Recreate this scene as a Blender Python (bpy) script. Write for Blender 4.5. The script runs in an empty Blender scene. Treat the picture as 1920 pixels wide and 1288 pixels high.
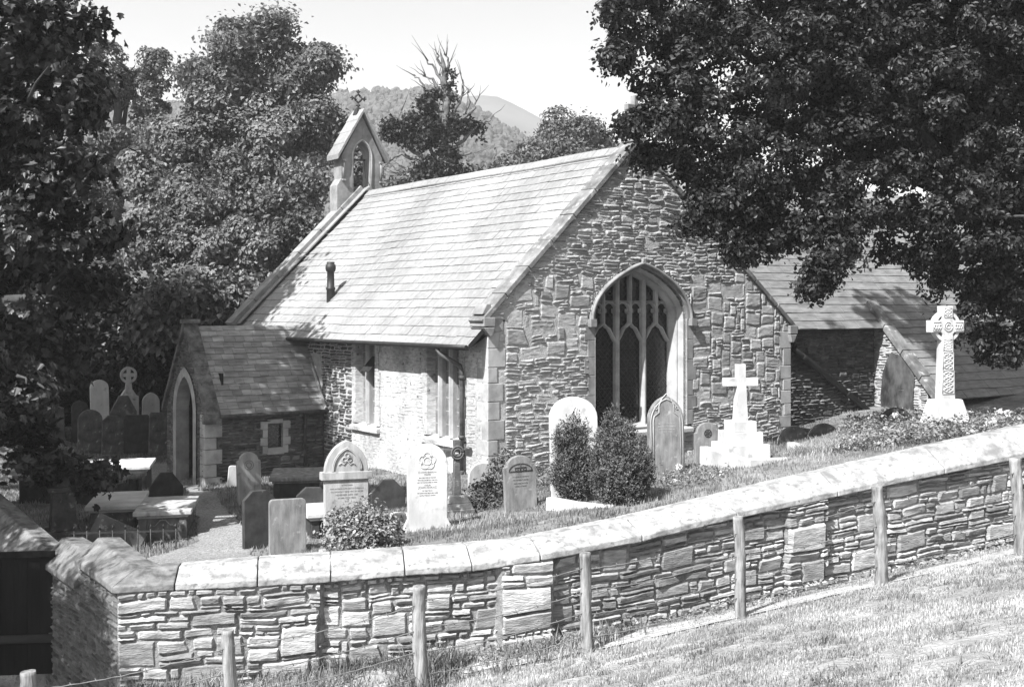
import bpy, bmesh, math, random
import numpy as np
from mathutils import Vector, Matrix, noise as mnoise
from math import radians as R, sin, cos, pi, atan2, sqrt

# ------------------------------------------------------------------ camera, world, sun, exposure
F, HZ, CX = 2200.0, 574.0, 960.0            # focal length in photo pixels, eye-level row, centre column
scene = bpy.context.scene
cam_data = bpy.data.cameras.new("camera")
cam = bpy.data.objects.new("camera", cam_data)
scene.collection.objects.link(cam)
cam.location = (0, 0, 0)
cam.rotation_euler = (R(90), 0, 0)
cam_data.sensor_width = 36
cam_data.lens = 36 * F / 1920
cam_data.shift_y = -(644 - HZ) / 1920
cam_data.clip_start = 0.1
cam_data.clip_end = 9000
scene.camera = cam
SUN_EL = R(48)
SUN_XY = Vector((-0.621, -0.783)).normalized()        # towards the sun, in plan
SUN = Vector((SUN_XY.x * cos(SUN_EL), SUN_XY.y * cos(SUN_EL), sin(SUN_EL)))
world = bpy.data.worlds.new("World")
scene.world = world
world.use_nodes = True
wn = world.node_tree.nodes
wn.clear()
sky = wn.new("ShaderNodeTexSky")
sky.sky_type = 'NISHITA'
sky.sun_disc = False
sky.sun_elevation = SUN_EL
sky.sun_rotation = atan2(SUN_XY.x, SUN_XY.y)
sky.dust_density = 0.9
bw = wn.new("ShaderNodeRGBToBW")
bg = wn.new("ShaderNodeBackground")
bg.inputs["Strength"].default_value = 0.11
wo = wn.new("ShaderNodeOutputWorld")
world.node_tree.links.new(sky.outputs[0], bw.inputs[0])
world.node_tree.links.new(bw.outputs[0], bg.inputs[0])
world.node_tree.links.new(bg.outputs[0], wo.inputs[0])
sl = bpy.data.lights.new("sun", 'SUN')
sl.energy = 5.0
sl.angle = R(0.5)
sl.color = (1, 1, 1)
so = bpy.data.objects.new("sun", sl)
scene.collection.objects.link(so)
so.rotation_euler = SUN.to_track_quat('Z', 'Y').to_euler()
scene.view_settings.view_transform = 'Standard'
scene.view_settings.look = 'None'
scene.view_settings.exposure = 1.3
scene.view_settings.gamma = 1
scene.cycles.max_bounces = 6
scene.cycles.diffuse_bounces = 1
scene.cycles.transparent_max_bounces = 4

# ------------------------------------------------------------------ helpers
col = scene.collection
rnd = random.Random(7)

def P(px, py, Y):
    return Vector(((px - CX) / F * Y, Y, (HZ - py) / F * Y))

def link(o, parent=None):
    col.objects.link(o)
    if parent is not None:
        o.parent = parent
    return o

def tag(o, label=None, cat=None, group=None, kind=None):
    if label: o["label"] = label
    if cat: o["category"] = cat
    if group: o["group"] = group
    if kind: o["kind"] = kind
    return o

def empty(name, loc=(0, 0, 0), rz=0.0, parent=None):
    o = bpy.data.objects.new(name, None)
    o.empty_display_size = 0.2
    o.location = loc
    o.rotation_euler = (0, 0, rz)
    return link(o, parent)

class MB:
    """collects faces of one mesh; tone is a per-face shade attribute"""
    def __init__(s):
        s.v = []; s.f = []; s.m = []; s.t = []; s.smooth = []
    def add(s, vs, fs, mat=0, tone=1.0, smooth=False):
        b = len(s.v)
        s.v.extend([tuple(p) for p in vs])
        for f in fs:
            s.f.append([i + b for i in f]); s.m.append(mat); s.t.append(tone); s.smooth.append(smooth)
        return s
    def box(s, x0, x1, y0, y1, z0, z1, mat=0, tone=1.0, M=None):
        vs = [Vector(p) for p in ((x0,y0,z0),(x1,y0,z0),(x1,y1,z0),(x0,y1,z0),(x0,y0,z1),(x1,y0,z1),(x1,y1,z1),(x0,y1,z1))]
        if M: vs = [M @ p for p in vs]
        return s.add(vs, [(3,2,1,0),(4,5,6,7),(0,1,5,4),(1,2,6,5),(2,3,7,6),(3,0,4,7)], mat, tone)
    def frustum(s, w0, d0, z0, w1, d1, z1, cx=0, cy=0, mat=0, tone=1.0):
        vs = []
        for w, d, z in ((w0, d0, z0), (w1, d1, z1)):
            vs += [(cx-w/2, cy-d/2, z), (cx+w/2, cy-d/2, z), (cx+w/2, cy+d/2, z), (cx-w/2, cy+d/2, z)]
        return s.add(vs, [(3,2,1,0),(4,5,6,7),(0,1,5,4),(1,2,6,5),(2,3,7,6),(3,0,4,7)], mat, tone)
    def prism(s, outline, y0, y1, mat=0, tone=1.0, M=None):
        """outline in x,z (counter-clockwise seen from -y), extruded y0 (front) to y1"""
        n = len(outline)
        vs = [Vector((x, y0, z)) for x, z in outline] + [Vector((x, y1, z)) for x, z in outline]
        if M: vs = [M @ p for p in vs]
        fs = [list(range(n)), list(range(2*n-1, n-1, -1))]
        for i in range(n):
            j = (i+1) % n
            fs.append([i, i+n, j+n, j])
        return s.add(vs, fs, mat, tone)
    def tube(s, pts, rad, n=8, mat=0, tone=1.0, caps=True, rough=0.0):
        pts = [Vector(p) for p in pts]
        if not isinstance(rad, (list, tuple)): rad = [rad]*len(pts)
        vs = []; prev = None
        for i, p in enumerate(pts):
            d = (pts[min(i+1, len(pts)-1)] - pts[max(i-1, 0)])
            if d.length < 1e-9: d = Vector((0,0,1))
            d.normalize()
            if prev is None:
                a = Vector((0,0,1)) if abs(d.z) < 0.9 else Vector((1,0,0))
                u = d.cross(a).normalized()
            else:
                u = (prev - d*prev.dot(d)).normalized()
            prev = u
            w = d.cross(u)
            for k in range(n):
                an = 2*pi*k/n
                r = rad[i]
                if rough: r *= 1 + rough*mnoise.noise(Vector((p.x*9+k, p.y*9, p.z*9)))
                vs.append(p + (u*cos(an) + w*sin(an))*r)
        fs = []
        for i in range(len(pts)-1):
            for k in range(n):
                k2 = (k+1) % n
                fs.append((i*n+k, i*n+k2, (i+1)*n+k2, (i+1)*n+k))
        s.add(vs, fs, mat, tone, True)
        if caps:
            b = len(s.v) - len(vs)
            s.f.append([b+k for k in range(n)][::-1]); s.m.append(mat); s.t.append(tone); s.smooth.append(False)
            s.f.append([b+(len(pts)-1)*n+k for k in range(n)]); s.m.append(mat); s.t.append(tone); s.smooth.append(False)
        return s
    def lathe(s, prof, n=20, c=(0, 0), mat=0, tone=1.0):
        vs = []
        for r, z in prof:
            for k in range(n):
                a = 2*pi*k/n
                vs.append((c[0]+r*cos(a), c[1]+r*sin(a), z))
        fs = []
        for i in range(len(prof)-1):
            for k in range(n):
                k2 = (k+1) % n
                fs.append((i*n+k, i*n+k2, (i+1)*n+k2, (i+1)*n+k))
        fs.append([(len(prof)-1)*n+k for k in range(n)])
        return s.add(vs, fs, mat, tone, True)
    def build_each(s, name, mats, parent=None, bevel=0):
        """one object for every separate piece"""
        par = list(range(len(s.v)))
        def fd(a):
            while par[a] != a: par[a] = par[par[a]]; a = par[a]
            return a
        for f in s.f:
            for k in f[1:]: par[fd(k)] = fd(f[0])
        g = {}
        for i, f in enumerate(s.f): g.setdefault(fd(f[0]), []).append(i)
        out = None
        for fl in g.values():
            m2 = MB(); ix = {}
            for i in fl:
                for k in s.f[i]:
                    if k not in ix: ix[k] = len(m2.v); m2.v.append(s.v[k])
                m2.f.append([ix[k] for k in s.f[i]]); m2.m.append(s.m[i]); m2.t.append(s.t[i]); m2.smooth.append(s.smooth[i])
            out = m2.build(name, mats, parent, bevel)
        return out
    def build(s, name, mats, parent=None, bevel=0, loc=None, rz=None):
        me = bpy.data.meshes.new(name)
        me.from_pydata(s.v, [], s.f)
        if not isinstance(mats, (list, tuple)): mats = [mats]
        for m in mats: me.materials.append(m)
        me.polygons.foreach_set("material_index", s.m)
        me.polygons.foreach_set("use_smooth", s.smooth)
        at = me.attributes.new("tone", 'FLOAT', 'FACE')
        at.data.foreach_set("value", s.t)
        me.update()
        o = bpy.data.objects.new(name, me)
        link(o, parent)
        if loc is not None: o.location = loc
        if rz is not None: o.rotation_euler = (0, 0, rz)
        if bevel:
            b = o.modifiers.new("bevel", 'BEVEL'); b.width = bevel; b.segments = 2
            b.limit_method = 'ANGLE'; b.angle_limit = R(35)
        return o

def np_mesh(name, verts, loops, starts, mats, parent=None, tone=None, smooth=False, mi=None):
    me = bpy.data.meshes.new(name)
    nf = len(starts)
    me.vertices.add(len(verts)); me.vertices.foreach_set("co", verts.astype(np.float32).ravel())
    me.loops.add(len(loops)); me.loops.foreach_set("vertex_index", loops.astype(np.int32))
    me.polygons.add(nf); me.polygons.foreach_set("loop_start", starts.astype(np.int32))
    if not isinstance(mats, (list, tuple)): mats = [mats]
    for m in mats: me.materials.append(m)
    me.polygons.foreach_set("use_smooth", np.full(nf, smooth))
    if mi is not None: me.polygons.foreach_set("material_index", mi.astype(np.int32))
    at = me.attributes.new("tone", 'FLOAT', 'FACE')
    at.data.foreach_set("value", (np.ones(nf) if tone is None else tone).astype(np.float32))
    me.update(calc_edges=True)
    me.validate()
    o = bpy.data.objects.new(name, me)
    return link(o, parent)

# ------------------------------------------------------------------ materials (monochrome, as the photograph)
def mat(name, lo, hi, scale=4.0, detail=6.0, bump=0.3, bscale=30.0, rough=0.9, stretch=(1,1,1), spots=None, spec=0.2, bdist=0.02, trans=0.0, mid=(0.35, 0.65), big=None):
    m = bpy.data.materials.new(name)
    m.use_nodes = True
    nt = m.node_tree; N = nt.nodes; L = nt.links
    N.clear()
    out = N.new("ShaderNodeOutputMaterial")
    bs = N.new("ShaderNodeBsdfPrincipled")
    bs.inputs["Roughness"].default_value = rough
    bs.inputs["Specular IOR Level"].default_value = spec
    tc = N.new("ShaderNodeTexCoord")
    mp = N.new("ShaderNodeMapping"); mp.inputs["Scale"].default_value = stretch
    L.new(tc.outputs["Object"], mp.inputs[0])
    nz = N.new("ShaderNodeTexNoise"); nz.inputs["Scale"].default_value = scale; nz.inputs["Detail"].default_value = detail
    nz.inputs["Roughness"].default_value = 0.62
    L.new(mp.outputs[0], nz.inputs["Vector"])
    cr = N.new("ShaderNodeMapRange")
    cr.inputs["From Min"].default_value = mid[0]; cr.inputs["From Max"].default_value = mid[1]
    cr.inputs["To Min"].default_value = lo; cr.inputs["To Max"].default_value = hi
    L.new(nz.outputs["Fac"], cr.inputs["Value"])
    at = N.new("ShaderNodeAttribute"); at.attribute_name = "tone"
    mu = N.new("ShaderNodeMath"); mu.operation = 'MULTIPLY'
    L.new(cr.outputs[0], mu.inputs[0]); L.new(at.outputs["Fac"], mu.inputs[1])
    last = mu.outputs[0]
    if big:                                     # slow large patches: (scale, low factor, high factor)
        nb = N.new("ShaderNodeTexNoise"); nb.inputs["Scale"].default_value = big[0]; nb.inputs["Detail"].default_value = 4
        L.new(tc.outputs["Object"], nb.inputs["Vector"])
        rb = N.new("ShaderNodeMapRange"); rb.inputs["From Min"].default_value = 0.38; rb.inputs["From Max"].default_value = 0.62
        rb.inputs["To Min"].default_value = big[1]; rb.inputs["To Max"].default_value = big[2]
        L.new(nb.outputs["Fac"], rb.inputs["Value"])
        m2 = N.new("ShaderNodeMath"); m2.operation = 'MULTIPLY'
        L.new(last, m2.inputs[0]); L.new(rb.outputs[0], m2.inputs[1]); last = m2.outputs[0]
    if spots:                                   # lichen or pits: (scale, threshold, value)
        n2 = N.new("ShaderNodeTexNoise"); n2.inputs["Scale"].default_value = spots[0]; n2.inputs["Detail"].default_value = 5
        L.new(tc.outputs["Object"], n2.inputs["Vector"])
        r2 = N.new("ShaderNodeMapRange"); r2.inputs["From Min"].default_value = spots[1]; r2.inputs["From Max"].default_value = spots[1] + 0.13
        L.new(n2.outputs["Fac"], r2.inputs["Value"])
        mx = N.new("ShaderNodeMix"); mx.data_type = 'FLOAT'
        L.new(r2.outputs[0], mx.inputs["Factor"]); L.new(last, mx.inputs["A"]); mx.inputs["B"].default_value = spots[2]
        last = mx.outputs["Result"]
    cmb = N.new("ShaderNodeCombineColor")
    for k in range(3): L.new(last, cmb.inputs[k])
    L.new(cmb.outputs[0], bs.inputs["Base Color"])
    if bump:
        n3 = N.new("ShaderNodeTexNoise"); n3.inputs["Scale"].default_value = bscale; n3.inputs["Detail"].default_value = 8
        L.new(mp.outputs[0], n3.inputs["Vector"])
        bp = N.new("ShaderNodeBump"); bp.inputs["Strength"].default_value = bump; bp.inputs["Distance"].default_value = bdist
        L.new(n3.outputs["Fac"], bp.inputs["Height"]); L.new(bp.outputs[0], bs.inputs["Normal"])
    if trans:
        tr = N.new("ShaderNodeBsdfTranslucent"); L.new(cmb.outputs[0], tr.inputs["Color"])
        ms = N.new("ShaderNodeMixShader"); ms.inputs[0].default_value = trans
        L.new(bs.outputs[0], ms.inputs[1]); L.new(tr.outputs[0], ms.inputs[2]); L.new(ms.outputs[0], out.inputs[0])
    else:
        L.new(bs.outputs[0], out.inputs[0])
    return m

M = {}
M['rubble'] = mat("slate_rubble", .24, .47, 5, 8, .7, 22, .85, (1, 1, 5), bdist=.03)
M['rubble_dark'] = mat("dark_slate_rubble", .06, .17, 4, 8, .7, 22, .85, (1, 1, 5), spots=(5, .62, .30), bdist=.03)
M['mortar'] = mat("mortar", .30, .44, 9, 8, .8, 40, .95, bdist=.02)
M['mortar_mid'] = mat('bedding_mortar', .10, .26, 9, 8, .8, 40, .95, bdist=.02)
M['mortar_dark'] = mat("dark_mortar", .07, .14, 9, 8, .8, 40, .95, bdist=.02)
M['limewash'] = mat("pointed_rubble", .34, .62, 7, 8, .8, 26, .95, (1, 1, 3), spots=(9, .60, .10), bdist=.03, big=(1.1, .70, 1.05))
M['field_stone'] = mat("field_stone", .20, .44, 5, 9, .8, 20, .85, (1, 1, 4.5), bdist=.02, big=(.8, .75, 1.1))
M['ashlar'] = mat("dressed_stone", .26, .42, 3, 7, .35, 40, .9, spots=(4, .64, .28), bdist=.01)
M['ashlar_grey'] = mat("weathered_dressed_stone", .16, .28, 3, 8, .4, 40, .9, spots=(5, .62, .16), bdist=.01)
M['coping'] = mat("coping_stone", .17, .42, 5, 12, .8, 22, .95, spots=(16, .56, .16), bdist=.012)
M['coping_mossy'] = mat("mossy_coping", .06, .20, 5, 12, .8, 22, .95, spots=(9, .56, .07), bdist=.012)
M['verge'] = mat("verge_stone", .09, .22, 3, 8, .4, 30, .9, spots=(6, .6, .42), bdist=.01)
M['slate'] = mat("pale_slates", .20, .28, 2.2, 7, .25, 40, .7, (1, 5, 5), spots=(7, .67, .13), spec=.35, bdist=.006, big=(.45, .84, 1.08))
M['slate_dark'] = mat("dark_slates", .15, .29, 2.5, 7, .35, 30, .75, (1, 4, 4), spots=(5, .64, .36), spec=.3, bdist=.008)
M['slate_mid'] = mat("mid_slates", .12, .21, 2.5, 7, .3, 30, .7, (1, 4, 4), spec=.35, bdist=.006)
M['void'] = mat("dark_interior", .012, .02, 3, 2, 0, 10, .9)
M['lead'] = mat("lead_flashing", .35, .5, 4, 4, .2, 20, .6)
M['iron'] = mat("painted_iron", .012, .028, 6, 5, .3, 40, .55, spec=.4)
M['pipe'] = mat("weathered_pipe", .03, .10, 8, 6, .3, 40, .6, spec=.3)
M['wood'] = mat("shade_dark_boards", .006, .014, 5, 8, .5, 20, .85, (1, 1, .15))  # gate boards coloured almost black to stand for shade
M['post'] = mat("fence_post_wood", .09, .32, 6, 9, .7, 24, .9, (3, 3, .35), spots=(9, .64, .15), bdist=.012)
M['wire'] = mat("rusty_wire", .09, .16, 10, 3, 0, 10, .6, spec=.4)
M['marble'] = mat("white_marble", .40, .60, 2.5, 8, .15, 30, .6, (1, 1, .4), spots=(9, .58, .32), big=(1.5, .82, 1.05))
M['marble_worn'] = mat("worn_marble", .38, .58, 2.5, 8, .2, 30, .7, spots=(4, .62, .46))
M['grave_grey'] = mat("grey_sandstone", .11, .25, 4, 10, .35, 50, .9, (2.2, 2.2, .6), spots=(8, .60, .33), bdist=.008)
M['grave_pale'] = mat("pale_sandstone", .24, .44, 3, 8, .35, 40, .9, (2.2, 2.2, .5), spots=(7, .58, .15), bdist=.008)
M['grave_slate'] = mat("dark_grave_slate", .022, .055, 5, 8, .3, 30, .7, spots=(10, .68, .16), spec=.3, bdist=.006)
M['grave_mossy'] = mat("mossy_stone", .05, .14, 4, 9, .5, 26, .95, spots=(9, .60, .36), bdist=.015)
M['cut'] = mat("cut_lettering", .16, .26, 8, 3, 0, 10, .95)
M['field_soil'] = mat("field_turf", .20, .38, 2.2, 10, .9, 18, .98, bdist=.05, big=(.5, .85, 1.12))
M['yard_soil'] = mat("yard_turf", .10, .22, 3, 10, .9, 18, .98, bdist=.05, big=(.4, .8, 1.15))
M['gravel'] = mat("gravel", .14, .34, 26, 9, 1.0, 46, .98, bdist=.03, big=(.7, .85, 1.1))
M['track'] = mat("worn_track", .30, .46, 5, 9, .8, 22, .98, bdist=.03)
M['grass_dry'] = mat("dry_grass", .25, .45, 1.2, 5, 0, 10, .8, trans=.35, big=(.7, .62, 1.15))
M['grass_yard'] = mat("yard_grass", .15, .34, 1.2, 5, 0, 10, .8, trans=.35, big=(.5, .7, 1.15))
M['weed'] = mat("weed_leaves", .09, .24, 2.5, 4, 0, 10, .6, trans=.25)
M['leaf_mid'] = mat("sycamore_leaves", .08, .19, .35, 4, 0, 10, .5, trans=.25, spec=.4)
M['leaf_dark'] = mat("shade_dark_leaves", .005, .020, .6, 4, 0, 10, .45, trans=.15, spec=.45)  # near-black leaf colour carries the shade of the left-hand trees
M['leaf_copper'] = mat("copper_beech_leaves", .006, .022, .9, 4, 0, 10, .5, trans=.12, spec=.35)
M['leaf_yew'] = mat("yew_needles", .055, .15, 3, 4, 0, 10, .6, trans=.1)
M['leaf_rose'] = mat("rose_leaves", .10, .26, 4, 4, 0, 10, .45, trans=.2, spec=.5)
M['bark'] = mat("bark", .025, .075, 4, 8, .8, 14, .95, (1, 1, .3), bdist=.05)
M['bark_pale'] = mat("dead_branch", .06, .17, 4, 8, .4, 14, .9)
M['petal'] = mat("white_petals", .78, .88, 4, 3, 0, 10, .6, trans=.2)
M['rubber'] = mat("old_rubber", .02, .045, 6, 4, .3, 40, .7)
M['hill_wood'] = mat("hill_wood", .06, .10, .02, 6, 0, 10, .95)
M['hill_bare'] = mat("hill_pasture", .07, .16, .006, 9, 0, 10, .98, (1, 1, 3))
M['tree_far'] = mat("far_tree_crowns", .06, .10, .03, 4, 0, 10, .9)
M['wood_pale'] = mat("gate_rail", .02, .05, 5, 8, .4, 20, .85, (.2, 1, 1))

def glass_mat():
    m = bpy.data.materials.new("leaded_glass"); m.use_nodes = True
    nt = m.node_tree; N = nt.nodes; L = nt.links
    bs = N["Principled BSDF"]; bs.inputs["Roughness"].default_value = .22
    tc = N.new("ShaderNodeTexCoord")
    mp = N.new("ShaderNodeMapping"); mp.inputs["Rotation"].default_value = (0, R(45), 0); L.new(tc.outputs["Object"], mp.inputs[0])
    ck = N.new("ShaderNodeTexBrick"); ck.inputs["Scale"].default_value = 5.5; ck.offset = 0
    ck.inputs["Brick Width"].default_value = .5; ck.inputs["Row Height"].default_value = .5
    ck.inputs["Mortar Size"].default_value = .035
    ck.inputs["Color1"].default_value = (.006, .006, .006, 1); ck.inputs["Color2"].default_value = (.014, .014, .014, 1)
    ck.inputs["Mortar"].default_value = (.04, .04, .04, 1)
    sw = N.new("ShaderNodeSeparateXYZ"); cb = N.new("ShaderNodeCombineXYZ")
    L.new(mp.outputs[0], sw.inputs[0]); L.new(sw.outputs["X"], cb.inputs["X"]); L.new(sw.outputs["Z"], cb.inputs["Y"])
    L.new(cb.outputs[0], ck.inputs["Vector"]); L.new(ck.outputs["Color"], bs.inputs["Base Color"])
    nz = N.new("ShaderNodeTexNoise"); nz.inputs["Scale"].default_value = 9; L.new(tc.outputs["Object"], nz.inputs["Vector"])
    bp = N.new("ShaderNodeBump"); bp.inputs["Strength"].default_value = .25; bp.inputs["Distance"].default_value = .02
    L.new(nz.outputs["Fac"], bp.inputs["Height"]); L.new(bp.outputs[0], bs.inputs["Normal"])
    return m
M['glass'] = glass_mat()
M['dark_patch_tone'] = mat('dark_patch_tone', .02, .10, 3.5, 9, .4, 30, .95, (1, 1, .5), bdist=.01)
M['glass_grey'] = mat('leaded_glass_reflection', .10, .24, 9, 6, .4, 24, .3, (1, 1, .4), spec=.5, bdist=.01)  # grey base colour stands in for light reflected in the south panes

def fbm(x, y, z, o=4):
    return mnoise.fractal(Vector((x, y, z)), 1.0, 2.0, o)

# ------------------------------------------------------------------ ground heights from measured points
def idw(pts, X, Y, plane_pts=None, power=3.0):
    pts = np.array(pts, float)
    A = np.c_[pts[:, 0], pts[:, 1], np.ones(len(pts))]
    # gentle ridge regression towards a plane
    co, *_ = np.linalg.lstsq(np.r_[A, np.eye(3)*0.3*np.array([1, 1, 0])[:, None]], np.r_[pts[:, 2], 0, 0, 0], rcond=None)
    res = pts[:, 2] - A @ co
    X = np.asarray(X, float); Y = np.asarray(Y, float)
    sh = X.shape; x = X.ravel(); y = Y.ravel()
    num = np.zeros_like(x); den = np.zeros_like(x) + 1e-9
    for (a, b, _), r in zip(pts, res):
        w = 1.0/(((x-a)**2 + (y-b)**2) + .45)**(power/2)
        num += w*r; den += w
    den += 1/ (14.0**power)
    return (co[0]*x + co[1]*y + co[2] + num/den).reshape(sh)

# boundary wall, front face line: (px, depth, y coping top, y coping bottom, y foot)
WALL = [(222, 12.35, 1066, 1112, 1288), (330, 12.45, 1060, 1106, 1280), (460, 12.55, 1049, 1100, 1268), (600, 12.7, 1040, 1092, 1258),
        (770, 12.85, 1029, 1078, 1238), (885, 13.0, 1021, 1070, 1224), (1010, 13.15, 1008, 1050, 1212), (1180, 13.65, 975, 1018, 1175),
        (1370, 14.25, 931, 972, 1138), (1500, 14.7, 899, 944, 1110), (1640, 15.15, 867, 913, 1080), (1790, 15.65, 833, 882, 1045), (1920, 16.1, 805, 856, 1015), (2100, 16.8, 768, 818, 975), (2500, 18.6, 690, 735, 870)]
WX = [P(w[0], 0, w[1]).x for w in WALL]
WY = [w[1] for w in WALL]
WL = [0.0]
for i in range(1, len(WALL)): WL.append(WL[-1] + sqrt((WX[i]-WX[i-1])**2 + (WY[i]-WY[i-1])**2))
def w_at(l, k):
    vals = {'x': WX, 'y': WY, 'top': [(HZ-w[2])/F*(w[1]+.25) for w in WALL], 'bot': [(HZ-w[3])/F*(w[1]-.08) for w in WALL],
            'foot': [(HZ-w[4])/F*w[1] for w in WALL], 'px': [w[0] for w in WALL]}[k]
    return float(np.interp(l, WL, vals))
def l_of_px(px): return float(np.interp(px, [w[0] for w in WALL], WL))
def fence_y(x): return 12.35 + .26*x
def fence_z(x): return -3.83 + .15*x
field_pts = [(x, fence_y(x), fence_z(x)) for x in (-6, -4.5, -3.6, -2.8, -1.9, -.94, .3, 1.4, 2.6, 3.7, 4.9, 6, 8, 11)]
field_pts += [(WX[i], WY[i]-.02, (HZ-w[4])/F*w[1]) for i, w in enumerate(WALL)]
for x in (-8, -4, 0, 4, 8, 14):
    for y in (-6, 2, 6, 9):
        field_pts.append((x, y, -1.73 + .185*x - .17*y))
field_pts += [(-5.2, 13.5, -5.0), (-6.2, 14.5, -5.0), (-8, 15, -5.0), (-7, 12, -4.9), (-12, 14, -5.2), (-20, 10, -5.6)]
YP = [(540,1040,16.5),(480,1034,17),(650,1015,17.5),(800,990,17),(978,957,18),(1078,935,18.2),(1250,892,20),(1325,872,21.5),(1390,862,19.6),
      (1490,838,22.5),(1545,828,22.5),(1775,806,20.5),(1900,800,20),(1600,843,17.5),(1720,822,17.6),(1600,795,21),(1690,800,22.5),(912,897,23),(1100,890,24.2),
      (1300,885,26),(1482,856,27.7),(608,893,29.2),(760,893,25.6),(385,912,27.4),(300,912,28.4),(500,905,26.5),(468,948,22),(345,905,28.5),(300,872,31),(220,890,29.5),(200,828,35),(300,825,35),
      (100,828,35),(300,1020,18.5),(210,1000,19),(430,1058,15.6),(250,1062,15.6),(120,1000,19),(100,935,23),(560,925,22.5),(728,962,21),(855,972,18.6),(905,912,22),(583,988,18.5),
      (680,1035,15.5),(850,1005,15.2),(1000,985,15),(1150,960,15.6),(1400,905,16.6),(1850,812,18),(1500,872,17.5),(1200,925,17.5),(1640,796,27),(1560,822,29),(1480,840,29),(1740,800,28),(1900,800,29)]
yard_pts = [tuple(P(*p)) for p in YP] + [(-14, 22, -4.0), (-14, 32, -3.6), (-8, 45, -3.4), (-20, 45, -2), (8, 45, -3), (20, 45, 0), (14, 24, -2.1), (12, 28, -3.0), (20, 30, -2.4), (0, 45, -3.6), (-30, 30, -3.2), (-30, 60, 0), (30, 60, 2), (0, 70, -3)]
def h_field(x, y):
    x = np.asarray(x, float); y = np.asarray(y, float)
    fy = 12.35 + .26*x; zf = -3.83 + .15*np.clip(x, -30, 40)
    wy = np.maximum(np.interp(x, WX, WY), fy+.4); zw = np.interp(x, WX, [(HZ-w[4])/F*w[1] for w in WALL]) - np.clip((WX[0]-x)*1.3, 0, 1.1)
    t = np.clip((y-fy)/(wy-fy), 0, 1); t = t*t*(3-2*t)*.5 + t*.5
    return np.where(y < fy, zf + .17*(fy-y), zf*(1-t) + zw*t)
def h_yard(x, y): return idw(yard_pts, x, y)
def gz(x, y): return float(h_yard(np.array([x]), np.array([y]))[0])
# side limb of the boundary wall going back from the corner
CORNER = Vector((WX[0], WY[0]))
LIMB = [CORNER, Vector(P(150, 0, 13.75).xy), Vector(P(85, 0, 14.9).xy), Vector(P(0, 0, 16.6).xy), Vector(P(-300, 0, 22).xy)]
def wall_side(x, y):
    """positive behind the wall (churchyard side)"""
    xs = np.array([LIMB[4].x, LIMB[3].x, LIMB[1].x, WX[0]] + WX[1:]); ys = np.array([LIMB[4].y, LIMB[3].y, LIMB[1].y, WY[0]] + WY[1:])
    xs = np.r_[-60, xs, 80]; ys = np.r_[45, ys, 45]
    return y - np.interp(x, xs, ys)
def h_all(x, y):
    x = np.asarray(x, float); y = np.asarray(y, float)
    d = wall_side(x, y) - .22
    k = np.clip(d/.12 + .5, 0, 1)
    far = np.clip((np.hypot(x, y-20) - 45)/120, 0, 1)
    h = h_field(x, y)*(1-k) + h_yard(x, y)*k
    return h*(1-far) + (-6)*far
# ------------------------------------------------------------------ ground, path, track
def axis(a, b, step, out, far):
    core = list(np.arange(a, b+1e-6, step)); L = []; s = step; p = a
    while p > -far: s *= 1.35; p -= s; L.append(p)
    Rr = []; s = step; p = b
    while p < far: s *= 1.35; p += s; Rr.append(p)
    return np.array(L[::-1] + core + Rr)
gx = axis(-15, 15, .16, 0, 3500); gy = axis(1, 36, .16, 0, 3500)
GX, GY = np.meshgrid(gx, gy)
GH = h_all(GX, GY)
nearm = np.clip(1 - (np.hypot(GX, GY-18)-20)/20, 0, 1)
rs = np.random.RandomState(3)
GH = GH + rs.randn(*GH.shape)*.012*nearm
nx, ny = len(gx), len(gy)
idx = np.arange(nx*ny).reshape(ny, nx)
q = np.stack([idx[:-1, :-1], idx[:-1, 1:], idx[1:, 1:], idx[1:, :-1]], -1).reshape(-1, 4)
cxm = (GX[:-1, :-1]+GX[1:, 1:])/2; cym = (GY[:-1, :-1]+GY[1:, 1:])/2
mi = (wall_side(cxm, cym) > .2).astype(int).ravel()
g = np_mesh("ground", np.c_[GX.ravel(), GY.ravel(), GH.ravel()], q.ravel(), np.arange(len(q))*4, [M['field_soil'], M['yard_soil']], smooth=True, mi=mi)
tag(g, kind="structure")

def strip(name, left, right, m, hf, lift=.02, n=60, k=8):
    """a sheet lying on the ground between two plan polylines"""
    def res(pl):
        pl = [Vector(p[:2]) for p in pl]; d = [0]
        for i in range(1, len(pl)): d.append(d[-1] + (pl[i]-pl[i-1]).length)
        return [(float(np.interp(t*d[-1], d, [p.x for p in pl])), float(np.interp(t*d[-1], d, [p.y for p in pl]))) for t in np.linspace(0, 1, n)]
    A, B = res(left), res(right)
    V = []
    for i, (a, b) in enumerate(zip(A, B)):
        for j in range(k+1):
            t = j/k
            jit = (.10*mnoise.noise(Vector((i*.9, j*3.1, 4))) if j in (0, k) else 0)
            V.append((a[0]*(1-t)+b[0]*t + jit, a[1]*(1-t)+b[1]*t + jit))
    V = np.array(V); H = hf(V[:, 0], V[:, 1]) + lift
    V3 = np.c_[V, H]
    ix = np.arange(n*(k+1)).reshape(n, k+1)
    q = np.stack([ix[:-1, :-1], ix[:-1, 1:], ix[1:, 1:], ix[1:, :-1]], -1).reshape(-1, 4)
    o = np_mesh(name, V3, q.ravel(), np.arange(len(q))*4, m, smooth=True)
    return tag(o, kind="structure")
pl = lambda L: [tuple(P(*p).xy) for p in L]
PATH_L = pl([(250, 1062, 15.3), (262, 1050, 16), (372, 1008, 18), (366, 960, 21.5), (345, 930, 25), (330, 905, 28.2), (200, 896, 29.5), (120, 880, 31)])
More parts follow.
